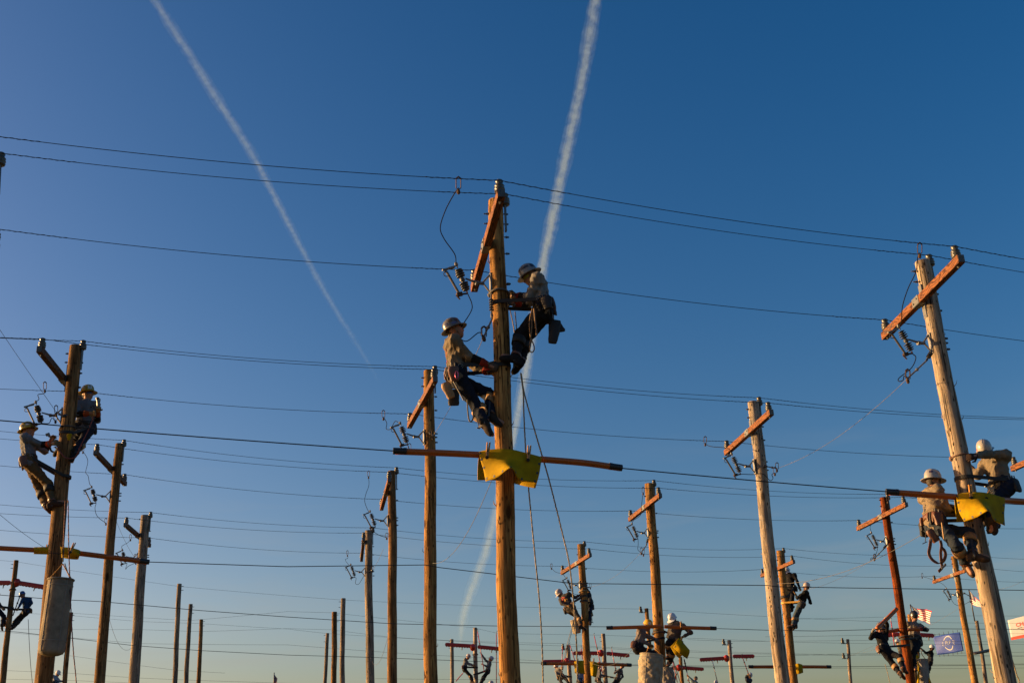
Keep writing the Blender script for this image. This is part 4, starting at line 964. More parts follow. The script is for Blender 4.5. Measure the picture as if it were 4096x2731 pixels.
# ------------------------------------------------------------------ people: bodies and clothes as smooth implicit surfaces
CORN = [(i, j, k) for i in (0, 1) for j in (0, 1) for k in (0, 1)]
EDG = [(a, b) for a in range(8) for b in range(a + 1, 8) if sum(abs(CORN[a][q] - CORN[b][q]) for q in range(3)) == 1]
def nets(f, org, h):
    nx, ny, nz_ = (s - 1 for s in f.shape); ins = f < 0
    cs = [ins[a:a + nx, b:b + ny, c:c + nz_] for a, b, c in CORN]
    cnt = sum(c.astype(np.int8) for c in cs); mask = (cnt > 0) & (cnt < 8)
    idx = -np.ones(mask.shape, np.int64); ii = np.argwhere(mask); idx[mask] = np.arange(len(ii))
    acc = np.zeros((len(ii), 3)); num = np.zeros(len(ii))
    fv = [f[ii[:, 0] + a, ii[:, 1] + b, ii[:, 2] + c] for a, b, c in CORN]
    for a, b in EDG:
        x = (fv[a] < 0) != (fv[b] < 0); t = fv[a][x] / (fv[a][x] - fv[b][x])
        ca, cb = np.array(CORN[a], float), np.array(CORN[b], float)
        acc[x] += ca + t[:, None] * (cb - ca); num[x] += 1
    V = org + h * (ii + acc / num[:, None]); Q_ = []
    for ax in range(3):
        o1, o2 = [q for q in range(3) if q != ax]
        sl0 = [slice(1, -1)] * 3; sl1 = [slice(1, -1)] * 3; sl0[ax] = slice(0, -1); sl1[ax] = slice(1, None)
        A0, A1 = ins[tuple(sl0)], ins[tuple(sl1)]; ch = np.argwhere(A0 != A1)
        if not len(ch): continue
        first = A0[tuple(ch.T)]; c = ch.copy(); c[:, o1] += 1; c[:, o2] += 1
        def cell(d1, d2):
            q = c.copy(); q[:, o1] += d1; q[:, o2] += d2; return idx[tuple(q.T)]
        q = np.stack([cell(-1, -1), cell(0, -1), cell(0, 0), cell(-1, 0)], 1)
        flip = first if ax != 1 else ~first
        q[~flip] = q[~flip][:, ::-1]; Q_.append(q)
    return V, np.concatenate(Q_)
class Field:
    def __init__(s): s.p = []
    def c(s, a, b, ra, rb, k=.03, u=None, su=1, sv=1, sub=False): s.p.append((np.asarray(a, float), np.asarray(b, float), ra, rb, k, u, su, sv, sub)); return s
    def build(s, h, grow=0., wr=0., seed=0):
        pts = np.array([q for p in s.p for q in (p[0] - max(p[2], p[3]) * max(p[6], p[7], 1) - .05, p[0] + max(p[2], p[3]) * max(p[6], p[7], 1) + .05, p[1] - max(p[2], p[3]) * max(p[6], p[7], 1) - .05, p[1] + max(p[2], p[3]) * max(p[6], p[7], 1) + .05)])
        lo = pts.min(0) - 3 * h; n = np.ceil((pts.max(0) + 3 * h - lo) / h).astype(int) + 1
        f = np.full(n, 1.0, np.float32)
        for a, b, ra, rb, k, u, su, sv, sub in s.p:
            m_ = max(ra, rb) * max(su, sv, 1) + k + grow + 3 * h + .01
            i0 = np.maximum(0, np.floor((np.minimum(a, b) - m_ - lo) / h).astype(int)); i1 = np.minimum(n, np.ceil((np.maximum(a, b) + m_ - lo) / h).astype(int) + 1)
            X = [lo[q] + h * np.arange(i0[q], i1[q]) for q in range(3)]
            x, y, z = (g_[..., None] for g_ in np.meshgrid(*X, indexing='ij', sparse=False)); Pn = np.concatenate((x, y, z), -1)
            w = b - a; L = np.linalg.norm(w); w = w / L if L > 1e-6 else A(0, 0, 1); q = Pn - a; hh = q @ w; t = np.clip(hh / max(L, 1e-6), 0, 1)
            if u is None:
                rho2 = (q * q).sum(-1) - hh ** 2
            else:
                uu = unit(u - w * (u @ w)); vv = np.cross(w, uu); rho2 = ((q @ uu) / su) ** 2 + ((q @ vv) / sv) ** 2
            d_ = np.sqrt(np.maximum(rho2, 0) + (hh - t * L) ** 2) - (ra + (rb - ra) * t) - grow
            if u is not None: d_ = d_ * min(su, sv)
            sl = tuple(slice(i0[q_], i1[q_]) for q_ in range(3)); g_ = f[sl]
            if sub:
                f[sl] = np.maximum(g_, -d_)
            else:
                e = np.maximum(k - np.abs(g_ - d_), 0) / k; f[sl] = np.minimum(g_, d_) - e * e * k * .25
        if wr:
            X = [lo[q] + h * np.arange(n[q]) for q in range(3)]; r_ = np.random.default_rng(seed)
            G = np.meshgrid(*X, indexing='ij'); w_ = 0; near = np.abs(f) < .06
            gx, gy, gz = (g_[near] for g_ in G); w_ = np.zeros(len(gx))
            for lam, am in ((.16, .8), (.11, 1.0), (.075, .6), (.05, .3)):
                kv = unit(r_.normal(size=3) * A(1, 1, 1.3)) * 2 * math.pi / lam; kb = unit(r_.normal(size=3)) * 2 * math.pi / (lam * 3.1)
                w_ += am * (1.25 * np.abs(np.sin((kv[0] * gx + kv[1] * gy + kv[2] * gz) * .5 + 1.4 * np.sin(kb[0] * gx + kb[1] * gy + kb[2] * gz))) ** .7 - .85)
            f[near] += (w_ * wr).astype(np.float32)
        return nets(f, lo, h)

def lift(parent, px, L, sg):
    """point on the sight line of px at bone length L from its parent joint"""
    v = ray(*px); q = parent - CAM; vv = v @ v; b = (v @ q) / vv; c = (q @ q - L * L) / vv; D = b * b - c
    if D <= 0: return CAM + v * b
    return CAM + v * (b + sg * math.sqrt(D))

def netobj(name, F, h, m, parent, wr=0, seed=0):
    V, Q_ = F.build(h, 0, wr, seed); me = bpy.data.meshes.new(name)
    V = V - np.array(parent.location); me.vertices.add(len(V)); me.vertices.foreach_set('co', V.astype(np.float32).ravel())
    me.loops.add(Q_.size); me.loops.foreach_set('vertex_index', Q_.astype(np.int32).ravel())
    me.polygons.add(len(Q_)); me.polygons.foreach_set('loop_start', np.arange(0, Q_.size, 4, dtype=np.int32)); me.polygons.foreach_set('loop_total', np.full(len(Q_), 4, np.int32))
    me.update(calc_edges=True); me.validate(); me.polygons.foreach_set('use_smooth', [True] * len(me.polygons)); me.materials.append(m)
    o = bpy.data.objects.new(name, me); COL.objects.link(o); o.parent = parent; o['_org'] = tuple(parent.location); return o

def hand(F, wr_, dr, pn, s=1.0, curl=1.0):
    """five-fingered hand: palm from wrist along dr, palm facing pn"""
    dr = unit(dr); pn = unit(pn - dr * (pn @ dr)); sd_ = np.cross(dr, pn)
    palm = wr_ + dr * .05 * s
    F.c(wr_, wr_ + dr * .09 * s, .030 * s, .038 * s, .02, sd_, 1.15, .62)
    for i, ln in enumerate((.072, .082, .076, .060)):
        b = wr_ + dr * .092 * s + sd_ * (.036 - .0235 * i) * s
        d1 = unit(dr + pn * .45 * curl); d2 = unit(dr * (1 - .75 * curl) + pn * (.5 + .6 * curl)); d3 = unit(-dr * .35 * curl + dr * (1 - curl) + pn)
        a1 = b + d1 * ln * .45 * s; a2 = a1 + d2 * ln * .35 * s; a3 = a2 + d3 * ln * .28 * s
        F.c(b, a1, .0115 * s, .0108 * s, .006); F.c(a1, a2, .0108 * s, .010 * s, .005); F.c(a2, a3, .010 * s, .0085 * s, .005)
    t0 = wr_ + dr * .03 * s + sd_ * .032 * s; t1 = t0 + unit(dr * .7 + sd_ * .7 + pn * .3) * .045 * s; t2 = t1 + unit(dr * .9 + pn * .7 * curl) * .034 * s
    F.c(t0, t1, .015 * s, .013 * s, .012); F.c(t1, t2, .0125 * s, .010 * s, .005)

def hat(parent, hc, hf, hr, hu, style, col, extra=None, s=1.0):
    """hard hat shell: dome, crown ridges and brim"""
    c = hc + hu * .055 + hf * .005; seg = 40; V = []; mb = MB()
    prof = [(1.0, 0.0), (1.0, .035), (.97, .065), (.88, .10), (.70, .128), (.45, .146), (.2, .153), (0.02, .155)]
    def brim(a):
        fr = max(0, math.cos(a)); bk = max(0, -math.cos(a))
        if style == 'full': return .050 + .008 * fr
        return .010 + .062 * fr ** 1.2 + .004 * bk
    rings = []
    for off, dz in ((1.0, -.012), (1.0, -.006)):
        rings.append([(off, dz)])
    def pt(a, k, dz, br=0):
        rx, ry = .107 * k + br, .130 * k + br
        drop = -.012 * (br / .06) + (-.008 * (br / .06) * math.cos(a) if style == 'full' else -.01 * (br / .06))
        rid = .004 * max(0, 1 - abs(math.sin(a)) * 6) * (1 if k < .99 else 0)
        return c + hr * math.sin(a) * rx * s + hf * math.cos(a) * ry * s + hu * (dz + drop + rid) * s
    an = [2 * math.pi * k / seg for k in range(seg)]
    R_s = [[pt(a, 1, -.010, brim(a)) for a in an], [pt(a, 1, -.004, brim(a) + .003) for a in an], [pt(a, 1, .0, brim(a) * .55) for a in an]]
    R_s += [[pt(a, k, dz) for a in an] for k, dz in prof]
    inner = [[pt(a, .93, -.006, 0) for a in an], [pt(a, .9, .06, 0) for a in an], [pt(a, .5, .12, 0) for a in an]]
    allr = inner[::-1] + R_s; V = [q for r in allr for q in r]; n = len(allr)
    Fc = [(i * seg + k, i * seg + (k + 1) % seg, (i + 1) * seg + (k + 1) % seg, (i + 1) * seg + k) for i in range(n - 1) for k in range(seg)]
    Fc += [tuple(range(seg))[::-1], tuple((n - 1) * seg + k for k in range(seg))]
    mb.add(V, Fc); ho = mb.obj('hard_hat', cloth(col, 'hat'), parent, 'a')
    def dome(a, e, off=.003):     # point on the shell: azimuth, height 0..1
        es = [q[1] for q in prof]; z = e * .15; k = np.interp(z, es, [q[0] for q in prof])
        return pt(a, k + off / .12, z)
    if extra:
        for kind, a0, e0, da, de, colr in extra:
            mb = MB(); n_ = 5
            if kind == 'patch':
                V = [dome(a0 + da * (i / n_ - .5), e0 + de * (j / n_ - .5)) for i in range(n_ + 1) for j in range(n_ + 1)]
                mb.add(V, [(i * (n_ + 1) + j, (i + 1) * (n_ + 1) + j, (i + 1) * (n_ + 1) + j + 1, i * (n_ + 1) + j + 1) for i in range(n_) for j in range(n_)])
                mb.obj('sticker', cloth(colr, 'hat'), ho)
            else:
                v, f = text_mesh(kind, 1, True)
                mb.add([dome(a0 + x * da, e0 + y * de, .005) for x, y, _ in v], f); mb.obj('number', cloth(colr, 'hat'), ho)
    return ho

def band(pts, width, th, up, closed=True):
    """flat strap along pts; width across 'up'"""
    mb = MB(); V = []; n = len(pts); P_ = [np.asarray(q) for q in pts]
    for i in range(n):
        t = unit(P_[(i + 1) % n] - P_[(i - 1) % n]) if closed or 0 < i < n - 1 else unit(P_[min(i + 1, n - 1)] - P_[max(i - 1, 0)])
        up_ = up[i] if isinstance(up, list) else up
        w = unit(up_ - t * (up_ @ t)); nn = np.cross(t, w)
        V += [P_[i] + w * width / 2 + nn * th / 2, P_[i] + w * width / 2 - nn * th / 2, P_[i] - w * width / 2 - nn * th / 2, P_[i] - w * width / 2 + nn * th / 2]
    m = n if closed else n - 1
    Fc = [(i * 4 + k, ((i + 1) % n) * 4 + k, ((i + 1) % n) * 4 + (k + 1) % 4, i * 4 + (k + 1) % 4) for i in range(m) for k in range(4)]
    if not closed: Fc += [(0, 1, 2, 3), ((n - 1) * 4 + 3, (n - 1) * 4 + 2, (n - 1) * 4 + 1, (n - 1) * 4)]
    mb.add(V, Fc); return mb

def pouch(parent, name, a, b, wa, wb, ta, tb, side, m, sub=None):
    """soft bag or pouch from a (top) to b (bottom)"""
    a, b = np.asarray(a), np.asarray(b); ax_ = unit(b - a); L = np.linalg.norm(b - a); u = unit(side - ax_ * (side @ ax_)); w = np.cross(ax_, u); mb = MB(); V = []; seg = 12; nr = 7
    for i in range(nr):
        t = i / (nr - 1); ww = wa + (wb - wa) * t; tt = ta + (tb - ta) * t + .012 * math.sin(t * math.pi); q = 1 if 0 < i < nr - 1 else .8
        for k in range(seg):
            an = 2 * math.pi * k / seg; cx, cy = math.cos(an), math.sin(an); sx = math.copysign(abs(cx) ** .5, cx); sy = math.copysign(abs(cy) ** .7, cy)
            V.append(a + ax_ * L * t + u * sx * ww / 2 * q * (1 + .08 * math.sin(7 * t + k)) + w * sy * tt / 2 * q)
    Fc = [(i * seg + k, i * seg + (k + 1) % seg, (i + 1) * seg + (k + 1) % seg, (i + 1) * seg + k) for i in range(nr - 1) for k in range(seg)] + [tuple(range(seg))[::-1], tuple((nr - 1) * seg + k for k in range(seg))]
    mb.add(V, Fc); return mb.obj(name, m, parent, 'a')

def hull2(pts):
    pts = sorted(pts); 
    def half(it):
        o = []
        for p_ in it:
            while len(o) >= 2 and (o[-1][0] - o[-2][0]) * (p_[1] - o[-2][1]) - (o[-1][1] - o[-2][1]) * (p_[0] - o[-2][0]) <= 0: o.pop()
            o.append(p_)
        return o
    l, u = half(pts), half(reversed(pts)); return l[:-1] + u[:-1]

LOG = []
def person(label, z, d, yaw, pelvis, neck, head, look, ra=None, la=None, rl=None, ll=None, shirt=(.3, .24, .15), pants=(.03, .04, .06), hatc=(.7, .7, .68), style='full', glove=(.2, .12, .05), gaunt=None, cuff=(.35, .04, .01),
           boot=(.035, .025, .018), pk=None, strap_y=None, res=None, extra=None, belt=LEAB, strapm=None, pouches=True, pads=None, glasses=None, capless=False, size=1.0, seed=None, short=False, tilt=0.0, flip=False, spine=1, tl=.50, hs=None):
    """d: optical depth of the pelvis; yaw: 0 right, 90 away, 180 left, 270 to the camera; joints are photo points"""
    sz = size; seed = seed if seed is not None else len(LOG); far = d > 36
    res = res or (.0115 if d < 26 else .02 if d < 36 else .026)
    zz = z
    Pv = at(*zz(*pelvis), d); fr = A(math.cos(R_(yaw)), math.sin(R_(yaw)), 0)
    N = lift(Pv, zz(*neck), tl * sz, spine); w = unit(N - Pv)
    fr = unit(fr - w * (fr @ w)); rt = unit(np.cross(fr, w))
    hc = lift(N, zz(*head), .19 * sz, spine if hs is None else hs)
    o = thing('person', label, 'person', Pv, 'climbing line workers')
    SR, SL = N + rt * .185 * sz - w * .05, N - rt * .185 * sz - w * .05
    HR, HL = Pv + rt * .095 * sz - w * .03, Pv - rt * .095 * sz - w * .03
    J = {}
    def chain(root, spec, lens, dflt):
        if spec is None: return None
        r = []; q = root
        sg = spec[-1] if isinstance(spec[-1], str) else dflt
        for i, L in enumerate(lens):
            q = lift(q, zz(*spec[i]), L * sz, 1 if sg[i] == '+' else -1); r.append(q)
        return r
    RA = chain(SR, ra, (.29, .26), '-+'); LA = chain(SL, la, (.29, .26), '-+')
    RL = chain(HR, rl, (.43, .42, .17), '-++'); LL = chain(HL, ll, (.43, .42, .17), '-++')
    if RA is None: RA = [SR - w * .26 + fr * .1, SR - w * .30 + fr * .34]
    if LA is None: LA = [SL - w * .26 + fr * .1, SL - w * .30 + fr * .34]
    if RL is None: RL = [HR - A(0, 0, .42) + fr * .1, HR - A(0, 0, .84), HR - A(0, 0, .88) + fr * .17]
    if LL is None: LL = [HL - A(0, 0, .42) + fr * .1, HL - A(0, 0, .84), HL - A(0, 0, .88) + fr * .17]
    LOG.append((label[:30], [round(float(q[1] - Pv[1]), 2) for q in (N, hc, *RA, *LA, *RL, *LL)], [round(float(np.linalg.norm(a_ - b_)), 2) for a_, b_ in ((SR, RA[0]), (RA[0], RA[1]), (SL, LA[0]), (LA[0], LA[1]), (HR, RL[0]), (RL[0], RL[1]), (HL, LL[0]), (LL[0], LL[1]))]))
    ly, lp = look; hf = A(math.cos(R_(ly)) * math.cos(R_(lp)), math.sin(R_(ly)) * math.cos(R_(lp)), math.sin(R_(lp))); hr = unit(np.cross(hf, A(0, 0, 1))); hu = np.cross(hr, hf)
    if tilt: hu = unit(hu + hr * tilt); hr = np.cross(hf, hu)
    mid = Pv + w * .22 * sz + fr * .005; ch = Pv + w * .40 * sz
    def torso(F, g):
        F.c(HR, HL, .095 + g, .095 + g, .05)
        F.c(Pv, mid, .125 + g, .118 + g, .06, rt, 1.12, .86); F.c(mid, ch, .118 + g, .135 + g, .06, rt, 1.22, .86)
        F.c(SR - w * .01, SL - w * .01, .066 + g, .066 + g, .07); F.c(ch, N - w * .02, .10 + g, .06 + g, .06)
    B = Field(); torso(B, -.012)
    B.c(N - w * .05, hc - hu * .04, .058, .052, .03)
    for a_, b_ in ((SR, RA), (SL, LA)):
        B.c(a_, b_[0], .044, .038, .04); B.c(b_[0], b_[1], .038, .028, .03)
    for a_, b_ in ((HR, RL), (HL, LL)):
        B.c(a_, b_[0], .082, .056, .05); B.c(b_[0], b_[1], .056, .04, .03); B.c(b_[1], b_[2], .04, .03, .03)
    # head: skull, jaw, brow, nose, lips, ears
    B.c(hc + hu * .03 - hf * .015, hc + hu * .035 + hf * .018, .086, .084, .03, hr, .92, 1)
    B.c(hc - hu * .055 + hf * .03, hc - hu * .085 + hf * .058, .052, .030, .04, hr, 1.1, 1); B.c(hc + hu * .02 + hf * .075, hc - hu * .05 + hf * .075, .03, .028, .03, hr, 1.5, 1)
    B.c(hc + hu * .012 + hf * .098, hc - hu * .026 + hf * .118, .010, .015, .012); B.c(hc - hu * .052 + hf * .092 - hr * .015, hc - hu * .052 + hf * .092 + hr * .015, .012, .012, .012)
    for s_ in (-1, 1):
        B.c(hc + hr * s_ * .084 + hu * .012, hc + hr * s_ * .086 - hu * .03 + hf * .006, .017, .012, .008); B.c(hc + hr * s_ * .03 + hu * .022 + hf * .088, hc + hr * s_ * .045 + hu * .02 + hf * .08, .012, .012, .01)
    for q in (RA, LA):
        dr = unit(q[1] - q[0]); B.c(q[1], q[1] + dr * .08, .026, .03, .02)
    bo = netobj('body', B, max(res, .014) if not far else res, SKIN, o)
    Sh = Field(); torso(Sh, .006); Sh.c(Pv + w * .06, Pv + w * .1, .13, .13, .05, rt, 1.16, .92)
    for a_, b_ in ((SR, RA), (SL, LA)):
        Sh.c(a_, b_[0], .068, .055, .05)
        e = b_[0] + (b_[1] - b_[0]) * (.88 if not short else .1); Sh.c(b_[0], e, .055, .044, .035)
    sho = netobj('shirt', Sh, res, cloth(shirt), o, .0115 if not far else .013, seed)
    Tr = Field(); Tr.c(HR + w * .06, HL + w * .06, .112, .112, .05); Tr.c(Pv + w * .1, Pv - w * .05, .132, .125, .05, rt, 1.12, .9)
    for a_, b_ in ((HR, RL), (HL, LL)):
        Tr.c(a_, b_[0], .102, .076, .05); Tr.c(b_[0], b_[0] + (b_[1] - b_[0]) * .84, .076, .066, .04)
    netobj('trousers', Tr, res, cloth(pants, 'trousers'), o, .011, seed + 50)
    for q in (RL, LL):
        sh_ = unit(q[0] - q[1]); td = unit(q[2] - q[1]); heel = q[1] - td * .06
        sole = -unit(sh_ - td * (sh_ @ td)); Bf = Field()
        Bf.c(q[1] + sh_ * .15, q[1], .060, .054, .03); Bf.c(heel + sole * .035, q[1] + td * .13 + sole * .045, .043, .040, .03, np.cross(td, sole), 1.0, .9); Bf.c(q[1], q[1] + td * .08 + sole * .02, .05, .045, .03); Bf.c(q[1] + td * .12 + sole * .045, q[1] + td * .175 + sole * .045, .042, .036, .03)
        Bf.c(heel + sole * .075, heel + td * .03 + sole * .075, .036, .034, .01)
        netobj('boot', Bf, min(res, .014) if not far else .022, cloth(boot, 'boot'), o)
        if not far or pads:
            # climber: steel shank along the calf, pad and straps
            side = unit(np.cross(sh_, td)); sgn = 1 if q is RL else -1
            kn = q[0]; mb = MB(); s0 = q[1] + sole * .06; s1 = q[1] + sh_ * .28 
            mb.box((s0 + s1) / 2 + side * sgn * .072, (s1 - s0) / 2, td * .014, side * .004); mb.box(s0 + sole * .01 + side * sgn * .02, td * .016, side * .055, sole * .005); mb.tube([s0 + side * sgn * .075, s0 + sole * .05 + side * sgn * .085], [.012, .003], 5); mb.obj('climbing_spur', STEEL, o)
            pc = q[1] + sh_ * .30; arc = [pc + .085 * (math.cos(t) * td + math.sin(t) * side) for t in np.linspace(0, 2 * math.pi, 14, endpoint=False)]
            band(arc, .115, .016, sh_).obj('calf_pad', pads or LEAT, o, True)
            an_ = q[1] + sh_ * .05; arc = [an_ + .068 * (math.cos(t) * td + math.sin(t) * side) for t in np.linspace(0, 2 * math.pi, 12, endpoint=False)]
            band(arc, .03, .008, sh_).obj('ankle_strap', LEA, o)
    for q, gs in ((RA, 1), (LA, -1)):
        dr = unit(q[1] - q[0]); G = Field(); axp = pk_axis = None
        if pk is not None:
            pp = POLES[pk]; hz = (q[1][2] - pp.base[2]) / pp.ax[2]; tgt = pp.base + pp.ax * hz; pn = unit(tgt - q[1])
            if np.linalg.norm(tgt - q[1]) > .5 or abs(pn @ dr) > .9: pn = unit(fr - w * .6)
        else: pn = unit(fr - w * .6)
        hand(G, q[1] - dr * .01, dr, pn + A(0, 0, -.2), 1.12 * sz, .8); G.c(q[1] - dr * .04, q[1], .036, .034, .01)
        netobj('glove', G, .0075 if d < 26 else .012 if not far else .02, cloth(glove, 'glove'), o)
        if gaunt is not None:
            Gf = Field(); Gf.c(q[0] + dr * .05, q[1] - dr * .075, .062, .052, .02); netobj('rubber_sleeve', Gf, min(res, .014), cloth(gaunt, 'rubber'), o)
            Cf = Field(); Cf.c(q[1] - dr * .085, q[1] - dr * .02, .060, .044, .02); netobj('glove_cuff', Cf, min(res, .014), cloth(cuff, 'rubber'), o)
    if not capless:
        hat(o, hc, -hf if flip else hf, -hr if flip else hr, hu, style, hatc, extra, sz)
        mb = MB(); mb.tube(cr([hc + hr * .09 + hu * .05, hc + hr * .082 - hu * .03 + hf * .03, hc - hu * .115 + hf * .05, hc - hr * .082 - hu * .03 + hf * .03, hc - hr * .09 + hu * .05], 5), .006, 5); mb.obj('chin_strap', LEAT, o)
    else:
        Hh = Field(); Hh.c(hc + hu * .06 - hf * .01, hc + hu * .07 + hf * .01, .092, .09, .03); netobj('cap', Hh, .016, cloth(hatc, 'cap'), o)
        mb = MB(); V = [hc + hu * .055 + .095 * (math.sin(t) * hr + math.cos(t) * hf) for t in np.linspace(-1, 1, 9)] + [hc + hu * .045 + .095 * (math.sin(t) * hr) + hf * (.095 * math.cos(t) + .07 * math.cos(t * 1.4)) for t in np.linspace(-1, 1, 9)]
        mb.add(V, [(i, i + 1, 10 + i, 9 + i) for i in range(8)]); mb.obj('cap_bill', cloth(hatc, 'cap'), o, True, sol=.005)
    Ha = Field(); Ha.c(hc - hf * .035 + hu * .035, hc - hf * .04 + hu * .0, .072, .062, .02, hr, 1.02, 1); netobj('hair', Ha, .014 if not far else .022, HAIR, o)
    if glasses:
        arc = [hc + hu * .012 + hr * .088 * math.sin(t) + hf * (.02 + .088 * math.cos(t)) for t in np.linspace(-1.35, 1.35, 13)]
        band(arc, .034, .005, hu, False).obj('safety_glasses', cloth(glasses, 'hat'), o)
    # belt, rings, pouches
    bc = Pv + w * .085; ang = np.linspace(0, 2 * math.pi, 28, endpoint=False)
    ring = [bc + rt * .168 * math.sin(t) + fr * .135 * math.cos(t) for t in ang]
    bo_ = band(ring, .075, .016, w).obj('tool_belt', belt, o, True)
    for s_ in (-1, 1):
        c_ = bc + rt * s_ * .182 + fr * .04; mb = MB(); mb.tube([c_ + .032 * (math.cos(t) * fr + math.sin(t) * w) for t in np.linspace(0, 2 * math.pi, 12, endpoint=False)], .006, 5, True); mb.obj('d_ring', GALV, o)
    if pouches:
        for s_, b0 in ((1, -.06), (-1, -.05)):
            c_ = bc + rt * s_ * .185 + fr * b0
            pouch(o, 'tool_pouch', c_, c_ - w * .2 + rt * s_ * .03, .15, .12, .07, .05, fr, LEA if s_ > 0 else LEAB)
            mb = MB(); mb.tube([c_ + w * .05 + fr * .03, c_ - w * .12 + fr * .035], .010, 6); mb.tube([c_ + w * .06 - fr * .02, c_ - w * .1 - fr * .03], .008, 6); mb.obj('hand_tool', STEEL, o)
            for j in range(3 if not far else 1):
                c2 = bc + rt * s_ * (.15 - .03 * j) - fr * (.10 + .02 * j); pouch(o, 'tool_holster', c2 + w * .02, c2 - w * (.10 + .03 * ((j + seed) % 3)) - fr * .01, .05, .035, .035, .03, rt, LEAB if j % 2 else LEA)
    if strap_y is not None:
        pp = POLES[pk]; pc = paxis(pp, strap_y); r = prad(pp, pc) + .012
        e1 = bc + rt * .182 + fr * .04; e2 = bc - rt * .182 + fr * .04
        c2 = [(pc[0] + r * math.cos(t), pc[1] + r * math.sin(t)) for t in np.linspace(0, 2 * math.pi, 32, endpoint=False)]
        hl = hull2([(float(a_), float(b_)) for a_, b_ in c2] + [(e1[0], e1[1]), (e2[0], e2[1])])
        def zat(x, y):
            dd = math.hypot(x - pc[0], y - pc[1]); D_ = math.hypot((e1[0] + e2[0]) / 2 - pc[0], (e1[1] + e2[1]) / 2 - pc[1]); t = min(1, max(0, (dd - r) / max(.05, D_ - r))); return pc[2] + (bc[2] - pc[2]) * t
        i1 = min(range(len(hl)), key=lambda i: (hl[i][0] - e1[0]) ** 2 + (hl[i][1] - e1[1]) ** 2); i2 = min(range(len(hl)), key=lambda i: (hl[i][0] - e2[0]) ** 2 + (hl[i][1] - e2[1]) ** 2)
        n = len(hl); k1 = [hl[(i1 + j) % n] for j in range((i2 - i1) % n + 1)]; k2 = [hl[(i2 + j) % n] for j in range((i1 - i2) % n + 1)]
        path = max((k1, k2), key=len); pts = [A(x, y, zat(x, y)) for x, y in path]
        dn = [pts[0]]
        for a_, b_ in zip(pts[:-1], pts[1:]):
            m_ = max(1, int(np.linalg.norm(b_ - a_) / .06)); dn += [a_ + (b_ - a_) * j / m_ for j in range(1, m_ + 1)]
        band(dn, .05 if not far else .06, .014, A(0, 0, 1), False).obj('safety_strap', strapm or LEAB, o)
        for e_ in (e1, e2):
            mb = MB(); mb.tube([e_, e_ + unit(A(pc[0], pc[1], zat(e_[0], e_[1])) - e_) * .07], .011, 6); mb.obj('snap_hook', GALV, o)
    return o, dict(shirt=sho, Pv=Pv, N=N, w=w, fr=fr, rt=rt, bc=bc, RA=RA, LA=LA)
# ------------------------------------------------------------------ the climbers
zA = Zm(1980, 1050, 3.483); zB = Zm(1740, 1260, 3.017); zD = Zm(60, 1680, 4.021); zE = Zm(200, 1520, 4.354); zG = Zm(3660, 1860, 3.408); zI = Zm(3820, 1740, 3.92)
zJ = Zm(2200, 2330, 6.818); zK = Zm(2490, 2420, 5.04); zL = Zm(3100, 2240, 5.227); zN = Zm(3450, 2420, 5.04); zO = Zm(0, 2340, 7.13); zP = Zm(1800, 2580, 10.39); zQ = Zm(2200, 2600, 6.533); zR = Zm(2660, 2580, 5.88)
W_ = (.58, .58, .57)
KHAKI = (.165, .13, .088); TAUPE = (.20, .18, .155); NAVY = (.02, .028, .045); DKBLU = (.016, .022, .036); BLK = (.012, .012, .014); GREYB = (.13, .135, .15); RUB = (.012, .011, .011)
o1, K1 = person('climber in grey shirt and black trousers, upper right on the centre pole', zA, 15.97, 176, (680, 655), (590, 262), (505, 205), (184, -24),
    tl=.45, hs=0, la=[(465, 480), (290, 468), '-+'], ra=[(440, 600), (260, 580), '+-'], ll=[(345, 1010), (285, 1330), (110, 1300), '--+'], rl=[(425, 1080), (350, 1400), (270, 1490), '--+'],
    shirt=TAUPE, pants=BLK, hatc=(.22, .225, .23), style='full', glove=(.14, .11, .085), gaunt=RUB, cuff=(.20, .022, .012), boot=(.016, .014, .013), pk='C', strap_y=1218, glasses=(.35, .30, .02), pads=LEAB,
    extra=[('patch', -1.2, .55, 1.0, .22, (.04, .04, .05)), ('patch', -2.2, .5, .5, .35, (.05, .05, .07)), ('patch', -.3, .6, .5, .3, (.06, .05, .05))])
o2, K2 = person('climber in khaki shirt looking up, lower left on the centre pole', zB, 15.95, 8, (268, 735), (215, 295), (238, 205), (6, 24),
    ra=[(415, 505), (640, 600), '--'], la=[(500, 640), (670, 690), '+-'], rl=[(505, 1105), (615, 1330), (690, 1440), '---'], ll=[(655, 960), (690, 1230), (810, 1300), '+--'],
    shirt=KHAKI, pants=(.012, .016, .027), hatc=(.12, .12, .115), style='full', glove=(.10, .07, .05), gaunt=RUB, cuff=(.24, .026, .012), pk='C', strap_y=1468,
    extra=[('patch', .9, .45, .6, .3, (.05, .04, .04)), ('patch', 1.7, .6, .5, .3, (.12, .08, .03)), ('patch', 2.4, .4, .6, .3, (.05, .05, .1)), ('patch', 1.4, .25, .5, .2, (.10, .10, .2)), ('patch', .4, .7, .5, .2, (.25, .06, .04)), ('patch', 3.0, .5, .4, .25, (.06, .05, .05))])
o3, K3 = person('yellow-helmeted climber in grey tee holding up a tool, left pole', zE, 22.25, 300, (600, 830), (625, 378), (650, 258), (350, 6),
    ra=[(478, 590), (690, 580), '--'], la=[(825, 705), (835, 545), '--'], rl=[(450, 1040), (180, 1190), (110, 1290), '+-+'], ll=[(530, 1115), (420, 1300), (385, 1420), '---'],
    shirt=GREYB, pants=DKBLU, hatc=(.36, .25, .01), style='full', glove=(.30, .19, .08), gaunt=RUB, cuff=(.34, .07, .02), boot=(.02, .016, .014), pk='L1', strap_y=1735, glasses=(.03, .08, .25), short=False,
    extra=[('330', .75, .50, .16, .30, (.03, .03, .03)), ('patch', .75, .46, .7, .5, (.6, .6, .55))])
